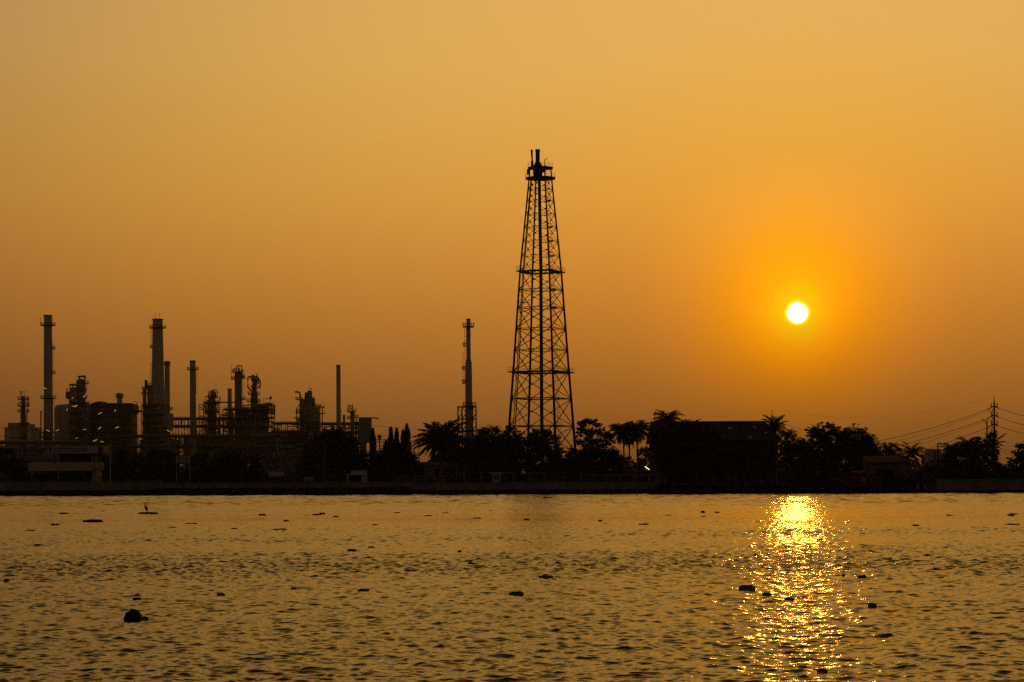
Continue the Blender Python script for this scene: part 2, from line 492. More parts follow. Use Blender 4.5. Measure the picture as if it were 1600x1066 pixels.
def frame(rg, xs, ys, parent, d0=-6.0, d1=6.0, w=.35, brace=.5, seed=0, m_=None, deck=True, base=True, rails=True):
    """steel rack: posts at photo columns xs, floors at rows ys (top first)"""
    R = random.Random(seed); m_ = m_ or M['steel']
    mb = MB(); zt = rg.Z(ys[0])
    for x in xs:
        for d in (d0, d1): mb.bar((rg.X(x), d, 0 if base else rg.Z(ys[-1])), (rg.X(x), d, zt), w)
    for y in ys:
        z = rg.Z(y)
        for d in (d0, d1): mb.bar((rg.X(xs[0]), d, z), (rg.X(xs[-1]), d, z), w)
        for x in xs: mb.bar((rg.X(x), d0, z), (rg.X(x), d1, z), w * .8)
    zs = [rg.Z(y) for y in ys] + ([0] if base else [])
    for a, b in zip(xs[:-1], xs[1:]):
        for z1, z0 in zip(zs[:-1], zs[1:]):
            if R.random() < brace:
                for d in (d0, d1):
                    if R.random() < .5: mb.bar((rg.X(a), d, z0), (rg.X(b), d, z1), w * .6)
                    else: mb.bar((rg.X(b), d, z0), (rg.X(a), d, z1), w * .6)
    f = mb.build('steel_frame', m_, parent)
    if deck:
        for y in ys:
            q = MB(); z = rg.Z(y)
            q.box(rg.X(xs[0]) - .5, rg.X(xs[-1]) + .5, d0 - .5, d1 + .5, z + w * .72, z + w * .72 + .12)
            dk = q.build('deck', m_, parent)
            if rails:
                q = MB(); x = rg.X(xs[0]) - .5; xe = rg.X(xs[-1]) + .5; zz = z + w * .72 + .12
                n = max(2, int((xe - x) / 2.2))
                for i in range(n + 1):
                    xx = x + (xe - x) * i / n; q.bar((xx, d0 - .45, zz), (xx, d0 - .45, zz + 1.2), .09)
                    q.bar((xx, d1 + .45, zz), (xx, d1 + .45, zz + 1.2), .09)
                for h in (.6, 1.2):
                    for d in (d0 - .45, d1 + .45): q.bar((x, d, zz + h), (xe, d, zz + h), .08)
                q.build('railing', m_, dk)
    return f
def pipework(rg, x0, x1, y0, y1, n, parent, seed, r=(.12, .4), d=(-7, 7), m_=None):
    """runs of process piping with right-angle bends inside a pixel rectangle"""
    R = random.Random(seed); m_ = m_ or M['pipe']
    for i in range(n):
        x = R.uniform(x0, x1); y = R.uniform(y0, y1); dd = R.uniform(*d); rr = R.uniform(*r)
        pts = [rg.v(x, y, dd)]; horiz = R.random() < .5
        for k in range(R.randint(2, 4)):
            if horiz: x = min(max(x + R.choice((-1, 1)) * R.uniform(5, 30), x0), x1)
            else: y = min(max(y + R.choice((-1, 1)) * R.uniform(5, 25), y0), y1)
            p = rg.v(x, y, dd)
            if (p - pts[-1]).length > .5: pts.append(p)
            horiz = not horiz
        if len(pts) < 2: continue
        mb = MB()
        for a, b in zip(pts[:-1], pts[1:]): mb.cone(a, b, rr, rr, 6)
        for p in pts[1:-1]: mb.lathe([(rr * .6, -rr), (rr * 1.1, -rr * .4), (rr * 1.1, rr * .4), (rr * .6, rr)], 6, p)
        mb.build('process_pipe', m_, parent)
def clutter(rg, x0, x1, y0, y1, n, parent, seed, d=(-5, 5)):
    """exchangers, small drums and cabinets packed inside a unit"""
    R = random.Random(seed)
    for i in range(n):
        x = R.uniform(x0, x1); y = R.uniform(y0, y1); w = R.uniform(5, 12); dd = R.uniform(*d); t = R.random()
        if t < .4: drum(rg, x - w, x + w, y, R.uniform(4, 8), M['shell'], parent, dd, 'heat_exchanger')
        elif t < .75: vessel(rg, 'drum', x, y - w, y + w, R.uniform(4, 8), M['shell'], parent, dd)
        else:
            q = MB(); a = rg.v(x, y, dd); h = w * .5 * rg.s
            q.box(a.x - h, a.x + h, dd - h, dd + h, a.z - h * .7, a.z + h * .7); q.box(a.x - h * .8, a.x + h * .8, dd - h * 1.04, dd - h - .001, a.z - h * .5, a.z + h * .5)
            q.build('cabinet', M['steel'], parent)

RY = 1150.0
# ------------------------------------------------------------------ refinery, left to right
rg = Rig('distillation_column', 'slim column with three round galleries, leftmost of the refinery', 'process column', 37, RY, 'process columns of the refinery')
mb = MB(); mb.lathe([(rg.s * 4.2, 0), (rg.s * 4.0, rg.Z(650)), (rg.s * 3.4, rg.Z(645)), (rg.s * 3.2, rg.Z(622)), (rg.s * 1.2, rg.Z(619))], 16); mb.build('shell', M['shell'], rg.o, True)
for y, r in ((624, 9), (634, 9.5), (643, 9.5), (664, 7.5), (684, 7)): ring_platform(rg, 37, y, r * rg.s, rg.o)
mb = MB(); gooseneck(mb, rg.v(34, 622), 3.2, 2.2, .22); mb.tube([rg.v(38, 622), rg.v(38.5, 616)], .2); mb.bar(rg.v(32.5, 622), rg.v(32.3, 611), .18); mb.build('vent_pipe', M['pipe'], rg.o)
mb = MB(); mb.cone(rg.v(31.5, 612), rg.v(33.5, 612), .35, .35, 6); mb.build('warning_lamp', M['red'], rg.o)
ladder(rg, 42.5, 745, 645, rg.o)
pipework(rg, 30, 44, 620, 690, 8, rg.o, 3, (.12, .22), (-3, 3))
mb = MB(); mb.tube([rg.v(18, 700, -3), rg.v(18, 687, -3), rg.v(20, 684, -3), rg.v(35, 684, -3)], .45); mb.tube([rg.v(22, 700, -3), rg.v(22, 690, -3), rg.v(35, 690, -3)], .3); mb.build('transfer_pipe', M['pipe'], rg.o)

s1 = stack('chimney_stack', 'tall slender chimney with galleries near its top and middle, far left of the plant', 76, RY, 493, 12.5, 15.5, [(508, 12), (622, 12.5)], [(84, 585, 535), (84.5, 690, 622)])
for y in (545, 583): ring_platform(s1, 84, y, 3.4 * s1.s, s1.o, n=8)
for a_, b_ in (((65, 508), (64.5, 495)), ((82.5, 508), (84, 495))):
    mb = MB(); mb.bar(s1.v(*a_), s1.v(*b_), .16); mb.build('lightning_rod', M['steel'], s1.o)
mb = MB(); mb.tube([s1.v(67, 740, -4), s1.v(67, 643, -4), s1.v(70, 643, -4)], .4); mb.build('duct', M['steel'], s1.o)
frame(s1, [66, 72, 82], [676, 684, 700, 720], s1.o, seed=3)
lamps(s1, [(80, 673.5, -.4), (95, 673, .45), (86, 692, 1.2), (76, 608, -.3)])

# storage tank behind the first columns
rg = Rig('storage_tank', 'big pale rounded tank standing behind the first tall chimney', 'tank', 117, RY + 40)
R_ = 31 * rg.s; H_ = rg.Z(632)
mb = MB(); mb.lathe([(R_, 0), (R_, H_ - 3), (R_ * .965, H_ - 1.2), (R_ * .86, H_ - .3), (R_ * .4, H_ + .1), (.5, H_ + .3)], 40); mb.build('shell', M['pale'], rg.o, True)
mb = MB()
for z in np.linspace(6, H_ - 4, 7): mb.lathe([(R_ + .02, -.12), (R_ + .16, -.1), (R_ + .16, .1), (R_ + .02, .12)], 40, (0, 0, z))
mb.build('girder_ring', M['pale'], rg.o)
ladder(rg, 137, 745, 633, rg.o, depth=-R_ * .75)
ring_platform(rg, 137, 633, 2.4, rg.o, depth=-R_ * .7, n=8)

rg = Rig('process_column', 'stepped dark column crowded with galleries and lit lamps beside the first chimney', 'process column', 123, RY - 20, 'process columns of the refinery')
vessel(rg, 'column_shell', 127, 592, 757, 15, M['shell'], rg.o)
vessel(rg, 'side_column', 116, 606, 757, 10, M['shell'], rg.o, -3)
vessel(rg, 'overhead_drum', 108.5, 612, 624, 7, M['shell'], rg.o, -3)
for x, y, r in ((131, 599, 8.5), (126, 610, 10.5), (117, 609, 7), (109, 622, 5.5), (109, 616, 5.2), (127, 622, 10), (125, 635, 12), (125, 650, 12), (124, 664, 12.5), (125, 680, 13)): ring_platform(rg, x, y, r * rg.s, rg.o)
mb = MB(); gooseneck(mb, rg.v(125, 598), 10 * rg.s, 10 * rg.s, .5); mb.tube([rg.v(133.5, 600), rg.v(134, 591), rg.v(131, 588.5), rg.v(122, 588.5)], .5); mb.tube([rg.v(115, 610), rg.v(115, 602), rg.v(109, 601.5)], .35); mb.tube([rg.v(106, 614), rg.v(105.5, 607)], .3); mb.build('vent_pipe', M['pipe'], rg.o)
frame(rg, [113, 121, 129, 136], [630, 645, 660, 676, 692, 712, 732], rg.o, seed=5)
pipework(rg, 110, 137, 600, 740, 40, rg.o, 6)
lamps(rg, [(119, 623, .6), (121, 636, -.2), (124, 635, .45), (110, 641, 1.2), (125, 685, .5), (137, 672, 0), (137, 620.5, 1)])

rg = Rig('boiler_house', 'dark boxy boiler house with an overhanging upper storey and lit lamps', 'building', 178, RY + 10)
mb = MB(); mb.prism([(rg.X(146), 0), (rg.X(210), 0), (rg.X(210), rg.Z(648)), (rg.X(146), rg.Z(648))], -8, 10); mb.build('lower_wall', M['steel'], rg.o)
mb = MB(); mb.prism([(rg.X(166), rg.Z(648) + .003), (rg.X(209), rg.Z(648) + .003), (rg.X(212), rg.Z(642)), (rg.X(212), rg.Z(634)), (rg.X(210), rg.Z(631)), (rg.X(168), rg.Z(631)), (rg.X(166), rg.Z(634))], -9, 11); mb.build('upper_storey', M['steel'], rg.o)
mb = MB(); mb.prism([(rg.X(146), rg.Z(648) + .003), (rg.X(164.5), rg.Z(648) + .003), (rg.X(164.5), rg.Z(628)), (rg.X(155), rg.Z(629)), (rg.X(146), rg.Z(632))], -9, 8); mb.build('penthouse', M['steel'], rg.o)
mb = MB(); mb.box(rg.X(168), rg.X(200), -8.2, -8.003, rg.Z(662), rg.Z(651)); mb.build('pale_panel', M['pale'], rg.o)
mb = MB(); mb.box(rg.X(209), rg.X(221), -5, 5, rg.Z(643.5), rg.Z(641.5)); mb.bar(rg.v(219, 643.5), rg.v(210, 652), .3); mb.build('side_gallery', M['steel'], rg.o)
mb = MB(); gooseneck(mb, rg.v(214.5, 642), 14 * rg.s, -5 * rg.s, .22)
for x in (210, 215, 220): mb.bar(rg.v(x, 642), rg.v(x, 637.5), .12)
mb.bar(rg.v(209, 637.5), rg.v(221, 637.5), .12); mb.build('davit', M['steel'], rg.o)
frame(rg, [147, 158, 168, 180, 192, 204, 210], [652, 664, 676, 690, 710, 730], rg.o, -11, -8.5, seed=9, brace=.35)
pipework(rg, 146, 210, 650, 740, 40, rg.o, 10, d=(-12, -9))
lamps(rg, [(164, 647, .5), (190, 669, .35), (163, 670, .8), (154, 690, .2), (157, 688.5, .3), (166.5, 691, 0), (187, 643, 1)], -12.5)
stack('chimney_stack', 'short stub chimney with a gallery rising behind the boiler house', 187.5, RY + 60, 615, 8.5, 9, [(620, 6.8)], [])

# big twin stacks
s2 = stack('chimney_stack', 'broad tapering concrete chimney, the widest of the refinery', 247.5, RY + 30, 499, 15.5, 27, [(512, 13.3)], [(237.3, 543, 513), (236.5, 598, 566)], rods=((244, 499, 488), (250, 499, 488), (238.5, 512, 497)))
ring_platform(s2, 238, 543, 2.6 * s2.s, s2.o, n=8)
stack('chimney_stack', 'plain thinner chimney close against the broad tapering one', 262, RY + 60, 565, 8, 9.5, [(570, 5.2)], [])
rg = Rig('process_column', 'tall pipe-clad lattice column against the left side of the broad chimney', 'process column', 233, RY + 5, 'process columns of the refinery')
vessel(rg, 'column_shell', 236, 602, 757, 11, M['shell'], rg.o)
vessel(rg, 'side_column', 228, 606, 757, 6, M['shell'], rg.o, -3)
mb = MB(); mb.tube([rg.v(229, 606), rg.v(229, 594)], .8, 8); mb.tube([rg.v(226, 612), rg.v(226, 608), rg.v(232, 606)], .3); mb.build('vent_pipe', M['pipe'], rg.o)
for x, y, r in ((227, 608, 4.5), (232, 602, 5), (226, 616, 4), (232, 634, 8), (233, 654, 9), (267, 640, 3.5)): ring_platform(rg, x, y, r * rg.s, rg.o, n=10)
frame(rg, [225, 233, 241, 249, 258], [634, 648, 662, 676, 690, 712], rg.o, seed=12)
pipework(rg, 225, 266, 625, 740, 40, rg.o, 13)
vessel(rg, 'round_vessel', 268, 646, 672, 11, M['pale'], rg.o, -4)
lamps(rg, [(267, 674, -.5)])

# pipe rack with bright piping, centre left
def piperack(label, x0, x1, ys, Y, seed, pitch=9, pipes=26, d=(-5, 5), group='pipe racks of the refinery', clut=8):
    rg = Rig('pipe_rack', label, 'pipe rack', .5 * (x0 + x1), Y, group)
    n = max(2, int((x1 - x0) / pitch)); xs = [x0 + (x1 - x0) * i / n for i in range(n + 1)]
    frame(rg, xs, ys, rg.o, d[0], d[1], seed=seed, brace=.3, rails=True)
    mb = MB(); R = random.Random(seed)
    for y in ys:
        for k in range(4):
            r = R.uniform(.2, .55); z = rg.Z(y) + .5 + r
            dd = d[0] + (d[1] - d[0]) * (k + .5) / 4
            mb.cone((rg.X(x0 - 3), dd, z), (rg.X(x1 + 3), dd, z), r, r, 8)
    mb.build('long_pipe', M['pipe'], rg.o)
    pipework(rg, x0, x1, ys[0], 745, pipes, rg.o, seed + 1)
    clutter(rg, x0, x1, ys[-1] - 8, 745, clut, rg.o, seed + 2)
    return rg
piperack('wide pipe rack with sky showing between its posts, right of the broad chimney', 268, 352, [656, 668, 684, 700, 722], RY + 80, 21)
piperack('long low pipe rack at the foot of the two leftmost columns', -30, 118, [693, 704, 720], RY - 60, 25, clut=14)
piperack('low pipe rack with pale horizontal pipes in front of the broad chimney', 205, 366, [683, 699, 716], RY - 90, 28, pitch=14, clut=16)
piperack('pipe rack joining the crowded unit to the steaming reactor block', 428, 478, [663, 676, 692, 712], RY + 50, 31, clut=10)
piperack('pipe rack behind the bushy palm, between reactor block and slim plain chimney', 500, 566, [664, 678, 695, 715], RY + 90, 34)
piperack('dark low pipe rack beneath the steaming reactor block', 400, 520, [683, 700, 718], RY - 60, 37, pitch=12, clut=14)

stack('chimney_stack', 'straight chimney with one gallery below its top, between pipe rack and broad chimney', 302, RY + 10, 564, 9, 11, [(577, 9)], [(308, 615, 580)])
rg = Rig('process_column', 'thick column with an arched overhead pipe, left of the crowded unit', 'process column', 331, RY - 10, 'process columns of the refinery')
vessel(rg, 'column_shell', 331, 622, 757, 13, M['shell'], rg.o)
vessel(rg, 'top_vessel', 333, 612, 626, 8, M['shell'], rg.o)
for x, y, r in ((333, 621, 8), (331, 631, 9.5), (331, 644, 10), (331, 657, 10)): ring_platform(rg, x, y, r * rg.s, rg.o)
mb = MB(); mb.tube([rg.v(327, 622), rg.v(327.5, 613), rg.v(330, 611), rg.v(335, 611), rg.v(337.5, 614), rg.v(338, 622)], .35); mb.tube([rg.v(333, 618), rg.v(333, 609)], .3); mb.tube([rg.v(335, 608.5), rg.v(340, 611), rg.v(341, 616)], .3); mb.bar(rg.v(326, 622), rg.v(325.5, 606), .16); mb.tube([rg.v(321, 635), rg.v(321, 622), rg.v(324, 618)], .2); mb.build('vent_pipe', M['pipe'], rg.o)
frame(rg, [321, 328, 335, 341], [630, 644, 657, 670, 684, 700, 720], rg.o, seed=14)
frame(rg, [312, 320], [632, 636, 640, 650, 660], rg.o, -2, 2, seed=15, w=.22, deck=False)
pipework(rg, 320, 342, 620, 740, 22, rg.o, 15)
mb = MB(); mb.cone(rg.v(340, 629), rg.v(368, 629), .35, .35, 6); mb.build('bridge_pipe', M['pipe'], rg.o)
stack('chimney_stack', 'small plain chimney between two columns of the crowded unit', 359.5, RY + 20, 608, 6.5, 7, [], [])

rg = Rig('process_column', 'thick column topped by a railed gallery and square pipe hoop, in the crowded unit', 'process column', 373, RY, 'process columns of the refinery')
vessel(rg, 'column_shell', 373, 581, 757, 11.5, M['shell'], rg.o)
for x, y, r in ((372, 581, 9.5), (366.5, 592, 4.5), (379, 588, 3.5), (381, 591, 2.5), (379, 624, 5), (373, 640, 9)): ring_platform(rg, x, y, r * rg.s, rg.o)
mb = MB(); mb.tube([rg.v(370.5, 581), rg.v(370.5, 572.5), rg.v(371, 571.5), rg.v(378, 571.5), rg.v(378.7, 572.5), rg.v(378.7, 588)], .33); mb.tube([rg.v(366, 582), rg.v(367, 576.5), rg.v(371, 575)], .3); mb.tube([rg.v(374, 581), rg.v(374, 574)], .45); mb.bar(rg.v(362.5, 592), rg.v(362.5, 571), .13); mb.bar(rg.v(362.5, 571), rg.v(366.5, 570.2), .13); mb.build('vent_pipe', M['pipe'], rg.o)
ladder(rg, 380.5, 640, 592, rg.o)

rg = Rig('process_column', 'stepped column wrapped in big looping overhead pipes, tallest of the crowded unit', 'process column', 398, RY - 5, 'process columns of the refinery')
mb = MB(); mb.lathe([(6.2 * rg.s, 0), (6.0 * rg.s, rg.Z(625)), (5 * rg.s, rg.Z(616)), (3.6 * rg.s, rg.Z(607)), (3.4 * rg.s, rg.Z(594)), (1.2 * rg.s, rg.Z(590))], 16); mb.build('column_shell', M['shell'], rg.o, True)
for x, y, r in ((398, 593, 6), (400, 606, 7.5), (397.5, 616, 9.5), (397, 627, 11), (399, 640, 13)): ring_platform(rg, x, y, r * rg.s, rg.o)
mb = MB(); mb.tube([rg.v(393, 611), rg.v(388, 605), rg.v(388, 591), rg.v(389.5, 589), rg.v(403, 589), rg.v(404.5, 591), rg.v(404.5, 600)], .48, 8)
mb.tube([rg.v(402, 602), rg.v(402, 595), rg.v(406, 594), rg.v(407.3, 595.5), rg.v(407.3, 606)], .4, 8)
mb.tube([rg.v(395, 596), rg.v(395, 587), rg.v(396, 586), rg.v(397, 587), rg.v(397, 596)], .45, 8)
mb.tube([rg.v(401.5, 596), rg.v(401.5, 585), rg.v(404.5, 584.3)], .28); mb.build('overhead_pipe', M['pipe'], rg.o, True)

rg = Rig('process_unit', 'wide crowded block of decks, vessels and pipes at the middle of the refinery', 'process unit', 390, RY - 20)
frame(rg, [352, 362, 372, 383, 394, 405, 416, 427], [641, 654, 668, 684, 702, 722], rg.o, -8, 6, seed=16, brace=.4)
frame(rg, [404, 411, 419, 428], [634, 645], rg.o, -5, 3, seed=18, w=.3, base=False)
frame(rg, [347, 356], [649, 659, 668], rg.o, -5, 3, seed=19, w=.25)
clutter(rg, 354, 424, 636, 740, 34, rg.o, 17)
for x, w, y in ((362, 9, 644), (383, 10, 636), (388, 8, 640), (408, 11, 632), (417, 8, 637), (398, 16, 650), (377, 12, 655)): vessel(rg, 'drum', x, y, 720, w, M['shell'], rg.o, -2)
pipework(rg, 350, 428, 632, 745, 90, rg.o, 18)
mb = MB(); mb.bar(rg.v(423, 636), rg.v(423, 624), .2); mb.cone(rg.v(423, 624), rg.v(423.6, 619.5), .75, .5, 8); mb.tube([rg.v(413, 622), rg.v(421, 624.5)], .2); mb.bar(rg.v(412.5, 627), rg.v(412, 622), .2); mb.build('vent_pipe', M['steel'], rg.o)
mb = MB(); mb.box(rg.X(424), rg.X(428.5), -4, 2, rg.Z(660), rg.Z(658.5))
for x in (424.3, 428.3): mb.bar(rg.v(x, 658), rg.v(x, 632), .2)
for y in (638, 645, 652): mb.bar(rg.v(424.3, y), rg.v(428.3, y), .18)
mb.build('stair_cage', M['steel'], rg.o)

rg = Rig('reactor_block', 'blocky pair of pale vessels with a crown of pipes and drifting steam', 'process unit', 484, RY)
mb = MB(); mb.prism([(rg.X(470), 0), (rg.X(487), 0), (rg.X(487), rg.Z(624)), (rg.X(470), rg.Z(624))], -6, 6); mb.build('tall_casing', M['shell'], rg.o)
mb = MB(); mb.prism([(rg.X(487.2), 0), (rg.X(500), 0), (rg.X(500), rg.Z(635)), (rg.X(487.2), rg.Z(637))], -7, 5); mb.build('low_casing', M['pale'], rg.o)
vessel(rg, 'drum', 480, 613, 628, 7, M['shell'], rg.o); vessel(rg, 'drum', 486, 611, 630, 6, M['shell'], rg.o, -2); vessel(rg, 'drum', 491, 622, 640, 5, M['shell'], rg.o, -2)
for x, y, r in ((468, 624, 5.5), (484, 624, 7.5), (489, 634, 5), (466.5, 644, 4), (496, 635.5, 6), (467, 655, 4)): ring_platform(rg, x, y, r * rg.s, rg.o, n=10)
mb = MB(); mb.tube([rg.v(470, 626), rg.v(469.5, 616), rg.v(468, 613), rg.v(466, 612.5), rg.v(461.5, 612.5)], .45, 8)
mb.tube([rg.v(478, 624), rg.v(479, 616), rg.v(483, 613), rg.v(484, 610)], .35); mb.tube([rg.v(482, 616), rg.v(482, 609.5), rg.v(487, 611.5), rg.v(488, 624)], .3)
mb.tube([rg.v(484, 605.8), rg.v(487.3, 608)], .3); mb.bar(rg.v(487.5, 620), rg.v(488, 607), .15); mb.tube([rg.v(464, 648), rg.v(465, 636), rg.v(469, 632)], .25); mb.tube([rg.v(460, 652), rg.v(468, 657)], .3); mb.build('vent_pipe', M['pipe'], rg.o, True)
mb = MB(); mb.box(rg.X(498), rg.X(508), -3, 3, rg.Z(637), rg.Z(635.6)); mb.box(rg.X(500), rg.X(508), -3, 3, rg.Z(647), rg.Z(646)); mb.bar(rg.v(504, 636), rg.v(504, 757), .55)
for x in (498, 501.5, 505, 508): mb.bar(rg.v(x, 636), rg.v(x, 631.5), .13)
mb.bar(rg.v(498, 632), rg.v(508, 632), .13); mb.bar(rg.v(507.5, 646), rg.v(507.5, 641), .13); mb.bar(rg.v(502, 627.5), rg.v(506, 628), .15); mb.build('side_landing', M['steel'], rg.o)
frame(rg, [468, 476, 485, 493, 500], [658, 670, 684, 700, 720], rg.o, -9, -7.2, seed=20, brace=.3)
pipework(rg, 466, 502, 640, 740, 26, rg.o, 41, d=(-10, -7.3))
lamps(rg, [(475, 700, .5), (456, 690, .2)])

stack('chimney_stack', 'slim plain chimney with fine ribs behind the bushy palm tree', 529.5, RY + 20, 571, 6.6, 7.6, [], [(533.5, 690, 640)])
rg = Rig('process_column', 'small column in a square cage frame, rightmost of the refinery', 'process column', 550, RY, 'process columns of the refinery')
vessel(rg, 'column_shell', 551, 642, 757, 6.5, M['shell'], rg.o)
for x, y, r in ((550, 643, 6.8), (546, 653.5, 3.5), (557, 652, 3.5), (551, 668, 7)): ring_platform(rg, x, y, r * rg.s, rg.o, n=10)
frame(rg, [544.5, 548, 551.5], [633.5, 638], rg.o, -2, 2, w=.25, deck=False, base=False)
mb = MB()
for x in (544.5, 551.5):
    mb.bar(rg.v(x, 643, -2), rg.v(x, 633, -2), .3)
mb.bar(rg.v(551.5, 643), rg.v(551.5, 632), .25); mb.tube([rg.v(538, 665), rg.v(538, 648)], .6); mb.build('hoist_post', M['steel'], rg.o)
frame(rg, [556, 560], [660, 668, 676, 690, 710], rg.o, -2, 2, w=.25, seed=23)
pipework(rg, 545, 558, 645, 740, 14, rg.o, 24, (.1, .22), (-2, 2))

for px, w, yt, dY, lb in ((250, 62, 688, 120, 'squat dark storage tank behind the low pale-piped rack'), (322, 70, 682, 150, 'squat dark storage tank right of the one behind the pale-piped rack'),
                         (440, 60, 680, 130, 'squat dark storage tank between the crowded unit and the reactor block'), (515, 74, 684, 150, 'squat dark storage tank behind the bushy tree with a palm'), (30, 90, 700, 130, 'squat dark storage tank at the left edge behind the low rack')):
    rg = Rig('storage_tank', lb, 'tank', px, RY + dY, 'squat storage tanks of the refinery')
    R_ = w * .5 * rg.s; H_ = rg.Z(yt)
    mb = MB(); mb.lathe([(R_, 0), (R_, H_), (R_ * .5, H_ + 1.0), (.3, H_ + 1.4)], 36); mb.build('shell', M['steel'], rg.o, True)
    mb = MB(); mb.lathe([(R_ + .02, -.15), (R_ + .25, -.12), (R_ + .25, .12), (R_ + .02, .15)], 36, (0, 0, H_ - .2)); mb.build('rim', M['steel'], rg.o)
    ladder(rg, px - w * .2, 757, yt, rg.o, depth=-R_ * .93)

# ------------------------------------------------------------------ hazy towers and plant far behind
def tower_block(label, px0, px1, ytop, Y, roofs=()):
    pm = .5 * (px0 + px1)
    rg = Rig('tower_block', label, 'building', pm, Y, 'hazy tower blocks far behind the plant')
    mb = MB(); mb.box(rg.X(px0), rg.X(px1), -15, 15, 0, rg.Z(ytop)); mb.build('wall', M['far'], rg.o)
    mb = MB()
    for a, b, y in roofs: mb.box(rg.X(a), rg.X(b), -10, 10, rg.Z(ytop) + .01, rg.Z(y))
    if roofs: mb.build('plant_room', M['far'], rg.o)
    mb = MB(); z = 6; h = rg.Z(ytop)
    while z < h - 6:
        mb.box(rg.X(px0) + 3, rg.X(px1) - 3, -15.4, -15.01, z, z + 3.4); z += 7
    mb.build('window', M['glass'], rg.o)
tower_block('hazy tower block far off, behind the slim leftmost column', 15, 46, 661, 5200, ())
tower_block('lower hazy block far off, just right of the leftmost column', 47, 62, 668, 5600, ((47, 54, 663),))
tower_block('hazy slab at the very left edge, lower than its neighbour', 9.5, 14.5, 668, 5300)
tower_block('grey hazy block between the leaning palm and the dense palms', 1446, 1486, 709, 1500, ((1450, 1466, 702),))

# ------------------------------------------------------------------ tall stack in a lattice base
s3 = stack('chimney_stack', 'lone chimney that narrows halfway, standing in a lattice frame left of the flare tower', 733, 820, 499, 6.4, 11.5, [(510, 9)], [(728.3, 548, 511), (725.8, 600, 549)],
           prof=[(11.5, 757), (11.3, 640), (10.2, 575), (9.8, 567), (6.9, 562), (6.5, 530), (6.2, 499)])
for x, y in ((726.5, 540), (725.2, 577), (725.2, 598)): ring_platform(s3, x, y, 2.2 * s3.s, s3.o, n=8)
ring_platform(s3, 734, 634, 10.5 * s3.s, s3.o)
xs = [716, 722.5, 728, 738.5, 744.5]
mb = MB()
for d in (-3.3, 3.3):
    for x in (716, 722.5, 739, 744.5): mb.bar(s3.v(x, 757, d), s3.v(x, 636, d), .34)
    for y in (636, 655, 674, 693, 712, 731): mb.bar(s3.v(716, y, d), s3.v(744.5, y, d), .28)
    for a, b in ((716, 722.5), (722.5, 729), (739, 744.5)):
        for y0 in range(636, 740, 19):
            mb.bar(s3.v(a, y0, d), s3.v(b, y0 + 9.5, d), .2); mb.bar(s3.v(b, y0 + 9.5, d), s3.v(a, y0 + 19, d), .2)
for x in (716, 744.5):
    for y in (636, 655, 674, 693, 712, 731): mb.bar(s3.v(x, y, -3.3), s3.v(x, y, 3.3), .26)
mb.build('lattice_frame', M['towers'], s3.o)

